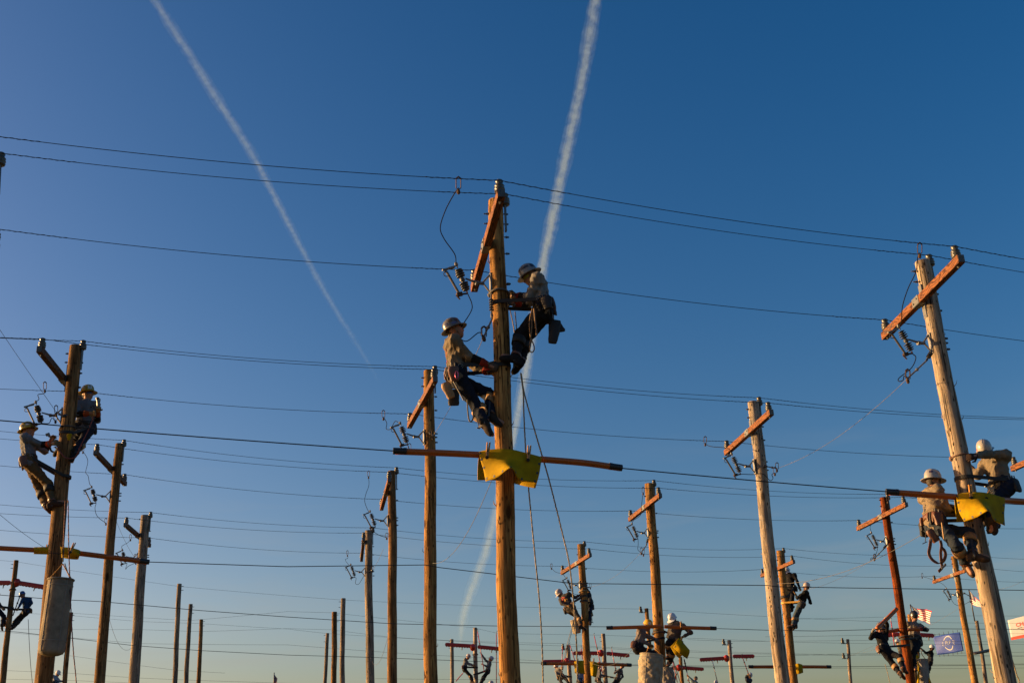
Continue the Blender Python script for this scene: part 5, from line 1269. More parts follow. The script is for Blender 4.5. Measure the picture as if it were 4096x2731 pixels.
o4, K4 = person('yellow-helmeted climber in brown trousers leaning back, left pole', zD, 21.6, 8, (235, 690), (195, 285), (205, 195), (5, 18),
    ra=[(425, 395), (590, 375), '--'], la=[(480, 500), (565, 350), '++'], rl=[(530, 1020), (600, 1330), (760, 1310), '---'], ll=[(400, 1120), (510, 1390), (575, 1450), '+-+'],
    shirt=(.15, .155, .165), pants=(.12, .075, .034), hatc=(.36, .25, .015), style='full', glove=(.17, .12, .06), gaunt=RUB, cuff=(.48, .06, .015), boot=(.06, .032, .02), pk='L1', strap_y=1908, pads=LEAB,
    extra=[('patch', 1.2, .5, .5, .35, (.6, .6, .58)), ('patch', 2.1, .45, .6, .3, (.06, .06, .05)), ('patch', .5, .4, .4, .3, (.08, .07, .03))])
o5, K5 = person('tan-shirted climber in jeans and brown belt seen from behind, far-right pole', zG, 17.3, 14, (268, 800), (205, 350), (250, 245), (25, -4),
    ra=[(440, 590), (570, 640), '-+'], la=[(520, 600), (600, 650), '++'], rl=[(560, 1090), (690, 1350), (770, 1470), '-+-'], ll=[(735, 925), (795, 1230), (980, 1250), '--+'],
    shirt=(.22, .17, .112), pants=(.03, .04, .055), hatc=(.36, .34, .31), style='full', glove=(.04, .03, .025), gaunt=RUB, cuff=(.05, .04, .03), boot=(.075, .045, .028), pk='R', strap_y=2070, belt=LEA, glasses=(.05, .05, .05),
    extra=[('119', 1.2, .42, .18, .24, (.08, .05, .12)), ('119', 1.75, .42, .18, .24, (.08, .05, .12)), ('43', .65, .42, .18, .24, (.08, .05, .12)), ('patch', 2.4, .6, .5, .2, (.07, .05, .12)), ('patch', 1.0, .78, .7, .12, (.06, .05, .1))])
o6, K6 = person('tan-shirted climber in white cap-style helmet hugging the far-right pole', zI, 17.5, 215, (735, 835), (610, 340), (480, 285), (240, -32),
    la=[(500, 300), (330, 325), '--'], ra=[(365, 640), (310, 560), '-+'], ll=[(560, 1120), (590, 1400), (570, 1500), '---'], rl=[(500, 1050), (480, 1320), (400, 1400), '+-+'],
    shirt=(.195, .155, .105), pants=(.012, .017, .032), hatc=(.38, .36, .33), style='cap', flip=True, glove=(.04, .025, .02), gaunt=None, pk='R', strap_y=1914,
    extra=[('patch', -.6, .55, .7, .3, (.03, .03, .07)), ('patch', -1.9, .2, .5, .25, (.4, .12, .08))])
o7, K7 = person('bent-over climber in charcoal graphic shirt leaning left', zJ, 40.0, 60, (545, 690), (385, 345), (285, 315), (195, -35),
    ra=[(690, 400), (800, 340), '++'], la=[(315, 570), (470, 620), '--'], rl=[(785, 960), (850, 1200), (1000, 1260), '--+'], ll=[(720, 900), (740, 1160), (820, 1240), '+-+'],
    shirt=(.055, .052, .05), pants=(.075, .062, .05), hatc=(.45, .40, .38), style='cap', pk='B4', strap_y=2383, pads=LEAT, spine=1,
    extra=[('patch', 1.2, .5, .5, .4, (.25, .04, .04)), ('patch', 2.2, .4, .5, .35, (.06, .05, .08))])
person('dark climber half hidden behind the bent-climber pole', zJ, 40.4, 170, (1085, 580), (1010, 250), (930, 150), (180, 0),
    ra=[(1030, 420), (1020, 265), '--'], la=[(980, 420), (900, 330), '++'], rl=[(1085, 810), (1090, 1040), (1080, 1110), '---'], ll=[(1060, 800), (1075, 1030), (1060, 1100), '++-'],
    shirt=(.03, .032, .035), pants=(.015, .02, .035), hatc=(.5, .5, .5), style='cap', pk='B4', strap_y=2403, pads=LEAT)
person('grey-shirted climber in yellow helmet working over the cream bucket', zK, 32.2, 340, (300, 850), (395, 500), (490, 430), (330, -28),
    ra=[(390, 720), (530, 790), '-+'], la=[(670, 700), (760, 820), '++'], rl=[(610, 975), (640, 1180), (720, 1180), '-++'], ll=[(640, 960), (680, 1170), (750, 1170), '+-+'],
    shirt=(.17, .145, .14), pants=(.014, .014, .018), hatc=(.62, .34, .01), style='cap', glove=(.22, .16, .08), gaunt=None, cuff=(.5, .12, .02), pk='R2', strap_y=2552, res=.017,
    extra=[('patch', .9, .45, .6, .4, (.65, .6, .55)), ('47', .9, .45, .18, .28, (.05, .04, .04))])
o10, K10 = person('grey-shirted climber in white helmet holding the stiff yellow blanket', zK, 32.4, 235, (1040, 745), (1105, 355), (1025, 300), (225, -30),
    la=[(1375, 545), (1240, 620), '--'], ra=[(930, 620), (1060, 675), '--'], ll=[(1010, 930), (960, 1140), (905, 1200), '-+-'], rl=[(920, 760), (930, 1000), (900, 1040), '-+-'],
    shirt=(.085, .072, .062), pants=(.012, .012, .015), hatc=(.6, .61, .63), style='cap', glove=(.20, .17, .10), cuff=(.4, .1, .02), pk='R2', strap_y=2520, res=.017,
    extra=[('patch', -.2, .3, .35, .2, (.04, .04, .08))])
person('dark-clothed climber above, reaching round the orange-toned pole', zL, 43.4, 235, (330, 590), (310, 275), (262, 240), (235, -35),
    la=[(465, 450), (510, 560), '-+'], ra=[(170, 400), (95, 350), '++'], ll=[(355, 820), (350, 990), (330, 1060), '---'], rl=[(325, 810), (330, 990), (320, 1060), '++-'],
    shirt=(.014, .014, .018), pants=(.014, .015, .02), hatc=(.7, .7, .68), style='cap', glove=(.33, .30, .24), pk='B5', strap_y=2385,
    extra=[('patch', -.9, .35, .4, .35, (.05, .05, .08)), ('patch', .2, .4, .3, .4, (.06, .06, .09))])
person('climber with red-white helmet and yellow strap, back to camera, orange-toned pole', zL, 42.8, 155, (545, 915), (660, 645), (660, 575), (165, 8),
    la=[(470, 790), (425, 700), '-+'], ra=[(745, 895), (700, 790), '-+'], ll=[(415, 1170), (370, 1380), (260, 1370), '---'], rl=[(455, 1180), (430, 1385), (360, 1420), '--+'],
    shirt=(.016, .017, .016), pants=(.055, .075, .09), hatc=(.55, .45, .40), style='full', pk='B5', strap_y=2411, strapm=mat('yellow_strap', (.55, .28, .02), .6), belt=LEA, pads=LEAT,
    extra=[('patch', 2.2, .4, .6, .4, (.35, .03, .03)), ('patch', 3.4, .5, .5, .3, (.3, .05, .05)), ('patch', 1.4, .3, .3, .3, (.05, .05, .05))])
person('black-clad climber lifting an orange hose over his head', zN, 32.9, 300, (450, 895), (355, 590), (365, 490), (310, -5),
    ra=[(165, 660), (205, 530), '--'], la=[(500, 400), (465, 300), '--'], rl=[(620, 1190), (775, 1385), (830, 1450), '--+'], ll=[(755, 1040), (825, 1290), (890, 1330), '--+'],
    shirt=(.011, .011, .012), pants=(.011, .012, .016), hatc=(.11, .12, .14), style='cap', glove=(.38, .34, .28), cuff=(.55, .03, .04), pk='RR', strap_y=2580, glasses=(.01, .01, .01), pads=LEAT, boot=(.06, .035, .022))
person('climber in black helmet and two-tone grey shirt, right of the red-brown pole', zN, 33.8, 275, (1055, 700), (1030, 365), (1040, 255), (290, -8),
    ra=[(850, 500), (720, 500), '+-'], la=[(1300, 490), (1120, 475), '--'], rl=[(1040, 930), (1050, 1220), (1060, 1290), '---'], ll=[(1090, 920), (1080, 1200), (1100, 1270), '-+-'],
    shirt=(.20, .175, .145), pants=(.018, .02, .022), hatc=(.02, .02, .022), style='cap', glove=(.30, .17, .03), gaunt=(.012, .012, .013), cuff=(.5, .03, .03), pk='RR', strap_y=2555, glasses=(.008, .008, .008), res=.017)
person('small far climber in black with white helmet beside the blue banner', zN, 59, 165, (1365, 1120), (1390, 945), (1405, 875), (160, 12),
    la=[(1275, 960), (1205, 900), '--'], ra=[(1330, 1000), (1215, 890), '++'], ll=[(1330, 1240), (1320, 1330), (1290, 1340), '---'], rl=[(1350, 1250), (1330, 1340), (1300, 1350), '++-'],
    shirt=(.014, .014, .016), pants=(.012, .012, .015), hatc=W_, style='cap', pads=LEAB)
person('small far climber with white helmet hidden by the red-brown pole', zN, 59.5, 20, (780, 900), (755, 790), (700, 755), (20, -10),
    ra=[(800, 830), (850, 830), '--'], la=[(800, 840), (850, 850), '++'], shirt=(.12, .12, .07), pants=(.02, .02, .03), hatc=W_, style='cap', pouches=False)
person('climber in dark blue shirt and blue helmet at the left edge', zO, 51, 150, (750, 730), (750, 355), (650, 290), (190, -22),
    la=[(580, 540), (520, 645), '--'], ra=[(905, 500), (810, 640), '-+'], ll=[(460, 990), (340, 1180), (290, 1210), '---'], rl=[(560, 1000), (400, 1190), (350, 1230), '+-+'],
    shirt=(.02, .055, .13), pants=(.02, .017, .015), hatc=(.02, .10, .34), style='cap', pk='f17', strap_y=2436, pads=LEAB)
person('dark climber cut off by the left edge', zO, 50.5, 10, (-90, 660), (-150, 330), (-120, 260), (10, 0),
    ra=[(-20, 560), (60, 650), '--'], la=[(0, 540), (80, 640), '++'], rl=[(100, 900), (60, 1150), (80, 1300), '---'], ll=[(120, 880), (130, 1120), (200, 1150), '++-'],
    shirt=(.015, .018, .03), pants=(.012, .016, .03), pk='f17', strap_y=2430, pads=LEAB)
zS = Zm(0, 2000, 2.145)
person('far climber in pale shirt with white helmet, bottom left', zS, 57, 330, (480, 1575), (474, 1515), (492, 1492), (345, -20),
    ra=[(500, 1555), (535, 1552), '--'], la=[(510, 1550), (540, 1550), '++'], shirt=(.30, .30, .31), pants=(.02, .02, .025), hatc=W_, style='cap')
person('small far climber in grey vest shirt bending over his belt, left of the pair', zP, 62, 355, (600, 960), (660, 600), (735, 500), (340, -25),
    ra=[(790, 790), (960, 840), '--'], la=[(800, 760), (940, 800), '++'], rl=[(830, 1270), (900, 1500), (970, 1540), '---'], ll=[(880, 1280), (930, 1500), (990, 1530), '+-+'],
    shirt=(.15, .15, .15), pants=(.014, .013, .013), hatc=(.5, .5, .5), style='full', pk='i2', strap_y=2668, pads=LEAT, extra=[('patch', .5, .4, .4, .35, (.04, .05, .1))])
person('small far climber looking up a raised red stick, right of the pair', zP, 62, 190, (1560, 1090), (1650, 700), (1690, 600), (178, 32),
    la=[(1530, 880), (1395, 800), '--'], ra=[(1440, 560), (1320, 370), '+-'], ll=[(1375, 1310), (1285, 1500), (1220, 1560), '---'], rl=[(1430, 1330), (1320, 1540), (1260, 1600), '+-+'],
    shirt=(.14, .145, .15), pants=(.02, .019, .012), hatc=(.42, .45, .52), style='cap', pk='i2', strap_y=2696, pads=LEAB)
person('striped helmet of a man low at the foot of the small climbers', zP, 60, 270, (1720, 2080), (1720, 1740), (1720, 1630), (200, 0), shirt=(.1, .1, .1), hatc=(.45, .4, .4), style='cap', extra=[('patch', 1.2, .5, .4, .8, (.3, .03, .03)), ('patch', 2.2, .5, .3, .8, (.04, .04, .05))], pouches=False)
person('far climber in rumpled grey shirt, leftmost under the orange hose', zQ, 64, 60, (290, 690), (215, 470), (170, 430), (190, -10),
    ra=[(310, 480), (320, 400), '--'], la=[(170, 600), (190, 690), '--'], rl=[(430, 760), (500, 880), (540, 900), '---'], ll=[(280, 800), (350, 900), (400, 900), '---'],
    shirt=(.20, .19, .175), pants=(.014, .014, .018), hatc=W_, style='cap', pk='j1', strap_y=2706)
person('far climber in blue-grey shirt behind the dull blanket', zQ, 63, 90, (800, 810), (800, 610), (760, 560), (100, 0),
    ra=[(880, 720), (870, 790), '--'], la=[(730, 720), (760, 790), '--'], shirt=(.16, .19, .25), pants=(.02, .03, .06), hatc=W_, style='cap')
person('far climber in grey shirt hugging the pole right of the dull blanket', zQ, 62.5, 20, (1260, 770), (1280, 490), (1290, 400), (20, 10),
    ra=[(1300, 680), (1420, 690), '--'], la=[(1340, 640), (1440, 660), '++'], rl=[(1340, 850), (1380, 960), (1420, 980), '---'], ll=[(1300, 860), (1360, 980), (1400, 990), '---'],
    shirt=(.10, .10, .11), pants=(.014, .013, .013), hatc=(.4, .3, .25), style='cap')
person('far climber in dark grey shirt with white helmet, right of the dull blankets', zQ, 62, 160, (1750, 770), (1850, 490), (1890, 430), (150, 20),
    la=[(1690, 590), (1715, 500), '-+'], ra=[(1900, 690), (1850, 740), '--'], ll=[(1650, 870), (1560, 980), (1530, 990), '---'], rl=[(1720, 900), (1640, 990), (1600, 1000), '---'],
    shirt=(.11, .10, .10), pants=(.012, .012, .014), hatc=W_, style='cap', pk='j2', strap_y=2703)
person('far man in camouflage cap gripping a silver stick, bottom edge', zR, 66, 200, (690, 1060), (705, 845), (728, 785), (190, 5),
    la=[(630, 800), (555, 725), '--'], ra=[(620, 850), (575, 830), '++'], shirt=(.20, .27, .29), pants=(.02, .02, .02), hatc=(.17, .15, .10), capless=True, glove=(.3, .12, .03))
person('pale helmet top of a far man at the bottom edge under the silver stick', zR, 66, 120, (1205, 1180), (1205, 965), (1205, 900), (120, 0), shirt=(.2, .2, .2), hatc=(.45, .5, .58), style='cap', pouches=False)
person('far man in dark jacket with striped helmet, arms raised to a red stick', zR, 64, 130, (1985, 1020), (1970, 790), (2005, 725), (110, 25),
    ra=[(1915, 720), (1960, 690), '--'], la=[(1905, 760), (1955, 690), '++'], shirt=(.05, .055, .065), pants=(.02, .02, .02), hatc=(.6, .6, .6), style='cap', extra=[('patch', 2.6, .5, .3, .8, (.05, .05, .05)), ('patch', 3.6, .5, .3, .8, (.05, .05, .05))])
person('far man hidden behind the grey bucket, only his raised arm in view', zR, 66, 40, (150, 1050), (150, 880), (140, 820), (40, 0),
    ra=[(225, 780), (250, 700), '--'], la=[(230, 800), (255, 720), '++'], shirt=(.08, .03, .025), pants=(.02, .02, .02), hatc=(.5, .5, .5), style='cap', glove=(.25, .09, .05))

# ------------------------------------------------------------------ gear that hangs on the near climbers
def loopline(parent, z, pts, d, r=.009, m=None, name='looped_line'):
    mb = MB(); mb.tube(cr(pxp(z, pts, d), 8), r, 6); return mb.obj(name, m or ROPE, parent, True)
mb = None
loopline(o1, zA, [(520, 640), (490, 760), (480, 900), (500, 1050), (540, 1150), (545, 1215), (515, 1250), (485, 1220), (490, 1120), (510, 950), (515, 760), (525, 650)], 15.72, .008, mat('tan_line', (.20, .12, .055), .8))
loopline(o1, zA, [(545, 640), (555, 760), (570, 900), (580, 1010)], 15.7, .012, mat('tan_strap', (.15, .08, .035), .7))
b = thing('glove_bag', 'dark glove bag hanging from the upper centre climber', 'bag', at(*zA(830, 820), 16.0)); pouch(b, 'bag_wall', at(*zA(845, 815), 16.0), at(*zA(800, 1120), 15.95), .17, .13, .09, .06, RV, LEAB); pouch(b, 'bag_flap', at(*zA(890, 850), 16.02), at(*zA(910, 960), 16.0), .05, .16, .05, .05, RV, LEAB)
lead(b, pxp(zA, [(805, 690), (800, 760), (830, 815)], 16.0), .008, 'bag_snap', GALV)
b = thing('glove_bag', 'tan canvas glove bag with dark cuff behind the khaki climber', 'bag', at(*zB(140, 850), 15.85)); pouch(b, 'bag_wall', at(*zB(120, 820), 15.8), at(*zB(200, 1000), 15.8), .13, .11, .08, .05, RV, LEAT)
b = thing('tool_bag', 'black flat pouch below the tan glove bag of the khaki climber', 'bag', at(*zB(230, 960), 15.85)); pouch(b, 'bag_wall', at(*zB(225, 900), 15.9), at(*zB(225, 1090), 15.9), .13, .16, .05, .04, RV, LEAB)
loopline(o2, zB, [(390, 1020), (395, 1150), (410, 1260), (435, 1285), (460, 1240), (462, 1140)], 15.75, .009, mat('olive_line', (.12, .095, .05), .8))
mb = MB(); mb.tube([at(*zB(225, 800), 15.72), at(*zB(345, 1025), 15.72)], .009, 6); mb.obj('screwdriver', STEEL, o2)
mb = MB(); q = [at(*zB(262 + 18 * math.cos(t), 720 + 45 * math.sin(t)), 15.7) for t in np.linspace(0, 2 * math.pi, 14, endpoint=False)]; mb.tube(q, .007, 6, True); mb.obj('carabiner', mat('pink_anodised', (.55, .12, .2), .3, .8), o2, True)
# strap dangling behind the jeans-clad climber
strapd = thing('body_strap', 'long brown leather strap dangling below the jeans-clad climber', 'strap', at(*zG(200, 1040), 17.1))
def flatline(parent, z, pts, d, w, m, name):
    P_ = cr(pxp(z, pts, d), 8); band(P_, w, .008, F_ * .4 + RV * .9, False).obj(name, m, parent, True)
flatline(strapd, zG, [(215, 1010), (205, 1100), (190, 1200), (230, 1280), (310, 1330), (380, 1310), (415, 1230), (400, 1160), (350, 1110)], 17.1, .05, LEA, 'leather_strap')
flatline(strapd, zG, [(345, 1020), (360, 1100), (350, 1200), (360, 1330), (370, 1390), (320, 1450)], 17.12, .045, LEA, 'strap_tail')
mb = MB(); mb.tube(cr(pxp(zG, [(360, 1400), (390, 1380), (415, 1355), (400, 1345)], 17.05), 6), .014, 6); mb.tube(pxp(zG, [(205, 1000), (222, 1040)], 17.1), .02, 6); mb.obj('snap_hook', GALV, strapd)
b = thing('tool_pouch', 'brown leather pouch hanging at the back of the jeans-clad climber', 'bag', at(*zG(230, 950), 17.1)); pouch(b, 'pouch_wall', at(*zG(185, 880), 17.15), at(*zG(300, 1040), 17.15), .1, .12, .06, .05, RV, LEA)
b = thing('tool_bag', 'dark rounded bag below the far-right blanket', 'bag', at(*zI(560, 1380), 17.2)); pouch(b, 'bag_wall', at(*zI(540, 1290), 17.15), at(*zI(590, 1480), 17.15), .15, .14, .12, .1, RV, LEAB); pouch(b, 'bag_pocket', at(*zI(540, 1460), 17.1), at(*zI(560, 1540), 17.1), .09, .09, .07, .06, RV, LEAB)
mb = MB(); mb.tube(pxp(zG, [(365, 780), (395, 1005)], 17.0), .011, 6); mb.obj('screwdriver', LEAT, o5)
mb = MB(); mb.tube(pxp(zG, [(152, 830), (140, 1040)], 17.2), .006, 5); mb.tube(pxp(zG, [(102, 1070), (165, 1040)], 17.2), .006, 5); mb.obj('hook_tool', STEEL, o5)
# ropes round the poles
def wrap(label, k, y, r=.013, m=ROPED, y2=None, turns=1):
    p = POLES[k]; c = paxis(p, y); rr = prad(p, c) + r
    u = unit(np.cross(p.ax, A(0, 1, 0))); w = np.cross(p.ax, u); n = 28 * turns
    pts = [c + p.ax * (.02 * math.sin(t) + .03 * t / 6.28) + rr * (math.cos(t) * u + math.sin(t) * w) for t in np.linspace(0, 2 * math.pi * turns, n)]
    o = thing('pole_rope', label, 'rope', c, 'ropes tied round poles'); mb = MB(); mb.tube(pts, r, 7); mb.obj('loop', m, o, True)
    mb = MB(); q = c - w * 0 + u * rr; mb.lathe([(.01, -.04), (.03, -.02), (.034, 0), (.03, .02), (.01, .04)], pts[0], A(.3, .2, 1), 8); mb.obj('knot', m, o, True); return o
wrap('grey rope tied round the centre pole by the upper climber', 'C', 1178, .016, mat('grey_rope', (.10, .095, .09), .85, 0, .5, 80)); wrap('brown rope round the far-right pole above the black strap', 'R', 1832, .012, mat('brown_rope', (.16, .09, .06), .85)); wrap('dark rope round the left pole under the cutout', 'L1', 1716, .011)
wrap('dark rope round the left edge pole above the blue helmet', 'f17', 2358, .022); wrap('grey rope round the bent-climber pole', 'B4', 2366, .014, ROPE); wrap('coiled dark rope on the red-brown pole between climbers', 'RR', 2548, .018); wrap('dark rope round the golden brown pole between two climbers', 'R2', 2533, .016)
wrap('dark cord round the far pole of the small climbers', 'i2', 2617, .02)
wrap('dark rope low on the orange-toned pole', 'B5', 2392, .02)
# tools in hand
t_ = thing('crimping_tool', 'shiny metal tool held up by the yellow-helmeted climber', 'hand tool', at(*zE(830, 420), 21.4)); mb = MB(); mb.tube(pxp(zE, [(835, 450), (838, 390), (825, 320)], 21.4), [.02, .03, .022], 8); mb.obj('handle', GALV, t_, 'a'); mb = MB(); mb.tube(cr(pxp(zE, [(775, 385), (810, 365), (830, 340), (870, 335), (860, 400)], 21.4), 5), .012, 6); mb.obj('jaw', GALV, t_); mb = MB(); mb.lathe([(.01, -.025), (.032, -.02), (.034, .02), (.012, .03)], at(*zE(828, 322), 21.4), UV, 10); mb.obj('tool_head', GALV, t_, 'a')
t_ = thing('crimping_tool', 'metal tool in the raised hand of the brown-trousered climber', 'hand tool', at(*zD(540, 250), 21.6)); mb = MB(); mb.tube(pxp(zD, [(560, 270), (535, 225), (500, 240)], 21.6), [.018, .035, .03], 8); mb.obj('tool_head', GALV, t_, 'a'); mb = MB(); mb.tube(cr(pxp(zD, [(565, 440), (580, 490), (615, 510)], 21.6), 5), [.018] * 11, 6); mb.obj('handle', RUST, t_)
y_ = thing('yellow_cloth', 'small yellow bundle tied on the left pole beside the climber', 'cloth', at(*zE(340, 1000), 21.6)); pouch(y_, 'bundle', at(*zE(340, 935), 21.6), at(*zE(325, 1050), 21.6), .1, .04, .05, .03, RV, YEL)
wrench = thing('hand_tool', 'red-handled cutter hanging behind the left small climber', 'hand tool', at(*zP(380, 1330), 62)); mb = MB(); mb.tube(pxp(zP, [(540, 1150), (390, 1310), (245, 1490)], 62), .025, 6); mb.obj('handle', REDS, wrench)

# ------------------------------------------------------------------ prints on shirts, laid on the cloth itself
from mathutils.bvhtree import BVHTree
def print_on(K, z, verts, faces, m, name='shirt_print'):
    so_ = K['shirt']; o = so_.parent; org = Vector(o.location); me = so_.data
    bv = BVHTree.FromPolygons([v.co + org for v in me.vertices], [tuple(p_.vertices) for p_ in me.polygons])
    V = []
    for x, y in verts:
        dr = Vector(unit(ray(*z(x, y)))); hit = bv.ray_cast(Vector(CAM), dr)
        if hit[0] is None: hit = bv.find_nearest(Vector(at(*z(x, y), 17) if False else CAM + np.array(dr) * np.linalg.norm(np.array(org) - CAM)))
        V.append(np.array(hit[0]) - np.array(dr) * .006)
    mb = MB(); mb.add(V, faces); mb.obj(name, m, so_)
def patch(K, z, x0, y0, x1, y1, m, sk=0, n=5):
    V = [(x0 + (x1 - x0) * i / n + sk * j / n, y0 + (y1 - y0) * j / n) for i in range(n + 1) for j in range(n + 1)]
    print_on(K, z, V, [(i * (n + 1) + j, (i + 1) * (n + 1) + j, (i + 1) * (n + 1) + j + 1, i * (n + 1) + j + 1) for i in range(n) for j in range(n)], m)
def lettering(K, z, s_, x, y, size, ang, m):
    v, f = text_mesh(s_, size); c_, n_ = math.cos(ang), math.sin(ang)
    print_on(K, z, [(x + a_ * c_ + b_ * n_, y + a_ * n_ - b_ * c_) for a_, b_, _ in v], f, m)
PD = mat('dark_print', (.04, .035, .035), .8); PR = mat('red_print', (.32, .03, .02), .8); PY = mat('yellow_print', (.42, .2, .03), .8); PG = mat('pale_print', (.45, .45, .43), .8)
patch(K1, zA, 712, 400, 735, 490, PD, 12); patch(K1, zA, 735, 440, 748, 520, PD, 10)
lettering(K2, zB, 'C', 337, 378, 52, .3, PD); lettering(K2, zB, 'LINE', 125, 460, 44, 1.5, PR); patch(K2, zB, 112, 545, 145, 575, PR)
patch(K3, zE, 696, 440, 762, 482, PD, 8); lettering(K3, zE, 'EMC', 730, 462, 30, .15, PG)
lettering(K5, zG, 'LINE CREW', 118, 530, 52, 1.5, PD); lettering(K5, zG, 'C', 360, 472, 44, .2, PD)
patch(K4, zD, 140, 430, 165, 500, PD)
patch(K7, zJ, 330, 380, 430, 420, PR, -30); patch(K7, zJ, 320, 440, 370, 500, PR, -20); patch(K7, zJ, 390, 430, 440, 520, PY, -10); patch(K7, zJ, 440, 420, 475, 470, PY, 0); patch(K7, zJ, 350, 520, 400, 550, PR)
patch(K10, zK, 1170, 430, 1200, 436, PG)
# ------------------------------------------------------------------ flags and banners
def flag(label, G, mast, d, mr=.03):
    o = thing('flag', label, 'flag', at(*mast[-1], d), 'flags'); mb = MB(); mb.tube([at(*mast[0], d), at(*mast[-1], d)], mr, 8); mb.obj('mast', STEEL, o, True)
    fm = [mat('flag_red', (.42, .012, .03), .8), mat('flag_white', (.70, .68, .66), .8), mat('flag_blue', (.018, .025, .09), .8)]
    nu, nv = 40, 27
    sh = sheet('stripes', o, G, [fm[0], fm[1], fm[2]], nu, nv, .006, mi=lambda u, v: 2 if (u < .4 and v < 7 / 13) else int(v * 13 * .999) % 2)
    for i in range(9):
        for j in range(6 if i % 2 == 0 else 5):
            u = .4 * (i + .9) / 10.6 + .01; v = (7 / 13) * ((j + .7) if i % 2 == 0 else (j + 1.2)) / 6.4
            if (i + j) % 2 == 0 or True:
                q, n_ = sh(u, v, .012); m2 = MB(); t1 = unit(np.cross(n_, A(.1, .2, 1))); t2 = np.cross(n_, t1)
                V = [q + (.017 if k % 2 == 0 else .007) * (math.cos(k * math.pi / 5) * t2 + math.sin(k * math.pi / 5) * t1) for k in range(10)]
                m2.add(V, [tuple(range(10))]); m2.obj('star', fm[1], o)
    return o
flag('American flag flying behind the black-helmeted climber', pxg(z8, [[(862, 640, 0), (905, 675, -.1), (960, 690, -.6), (1040, 695, -.7), (1115, 716, -1.3)], [(885, 680, 0), (930, 715, -.1), (985, 730, -.6), (1050, 742, -.7), (1100, 765, -1.3)], [(902, 720, 0), (945, 765, -.1), (1000, 790, -.6), (1055, 800, -.7), (1088, 815, -1.3)], [(912, 770, 0), (950, 805, -.1), (1000, 830, -.6), (1055, 850, -.7), (1096, 872, -1.3)]], 57), [z8(860, 637), z8(876, 760)], 57)
flag('American flag half hidden by the thick pale pole', pxg(z8, [[(1553, 465, 0), (1590, 510, -.15), (1640, 565, -.5), (1690, 600, -.7), (1740, 640, -1.1)], [(1570, 530, 0), (1605, 560, -.15), (1650, 605, -.5), (1695, 635, -.7), (1745, 670, -1.1)], [(1582, 590, 0), (1615, 610, -.15), (1655, 635, -.5), (1700, 655, -.7), (1750, 690, -1.1)], [(1592, 640, 0), (1625, 652, -.15), (1660, 664, -.5), (1700, 672, -.7), (1755, 715, -1.1)]], 59.5), [z8(1551, 460), z8(1622, 838)], 59.5)
flag('tiny flag tip at the bottom edge left of the small climbers', pxg(Zm(0, 0, 1), [[(1096, 2692, 0), (1102, 2702, .2), (1110, 2712, 0)], [(1095, 2704, 0), (1100, 2714, .2), (1108, 2724, 0)], [(1093, 2725, 0), (1098, 2735, .2), (1106, 2742, 0)]], 75), [(1097, 2688), (1093, 2760)], 75)
def banner(label, G, mats, deco, d):
    o = thing('banner', label, 'banner', G[0][0]); sh = sheet('cloth', o, G, mats[0], 24, 14, .01)
    deco(o, sh); return o
BL = mat('banner_blue', (.005, .05, .34), .6, 0, .1, 3, .12, 2); BW = mat('banner_white', (.42, .45, .50), .7, 0, .1, 3, .06, 2); BR = mat('banner_red', (.55, .05, .035), .7); BK = mat('banner_black', (.06, .05, .05), .7)
def put(o, sh, name, verts, faces, m, off=.02):
    mb = MB(); mb.add([sh(min(.999, max(0, u)), min(.999, max(0, v)), off)[0] for u, v in verts], faces); mb.obj(name, m, o)
def plp(o, sh):
    asp = 2.3; cu, cv, R1, R2 = .545, .48, .38, .325; n = 40
    def ringarc(a0, a1):
        V = []; 
        for t in np.linspace(a0, a1, n): V += [(cu + R1 / asp * math.cos(t), cv + R1 * math.sin(t)), (cu + R2 / asp * math.cos(t), cv + R2 * math.sin(t))]
        put(o, sh, 'emblem_ring', V, [(2 * i, 2 * i + 1, 2 * i + 3, 2 * i + 2) for i in range(n - 1)], BW)
    ringarc(R_(28), R_(152)); ringarc(R_(208), R_(332))
    v, f = text_mesh('PLP', .28); put(o, sh, 'letters', [(cu + x / asp, cv - y) for x, y, _ in v], f, BW)
    for s_ in (-1, 1):
        for k in (-1, 0, 1):
            V = []; m_ = 10
            for i in range(m_):
                t = i / (m_ - 1); u = cu + s_ * (.15 + .065 * t); vv = cv + .085 * k + .022 * math.sin(t * 6) * -s_; V += [(u, vv - .013), (u, vv + .013)]
            put(o, sh, 'emblem_wave', V, [(2 * i, 2 * i + 1, 2 * i + 3, 2 * i + 2) for i in range(m_ - 1)], BW)
    for i in range(6):
        for v_ in (.0, .99):
            q, n_ = sh((i + .5) / 6, v_); mb = MB(); mb.tube([q, q + A(0, 0, .14 if v_ < .5 else -.14)], .012, 5); mb.obj('tie', ROPED, o)
banner('blue banner with white PLP emblem hung between far poles', pxg(z8, [[(1130, 1020, 0), (1230, 1000, -.32), (1340, 980, -.75), (1447, 965, -1.05)], [(1155, 1125, .05), (1240, 1110, -.32), (1350, 1090, -.72), (1468, 1075, -1.05)], [(1180, 1232, 0), (1280, 1222, -.32), (1390, 1205, -.75), (1490, 1184, -1.05)]], 63), [BL], plp, 60)
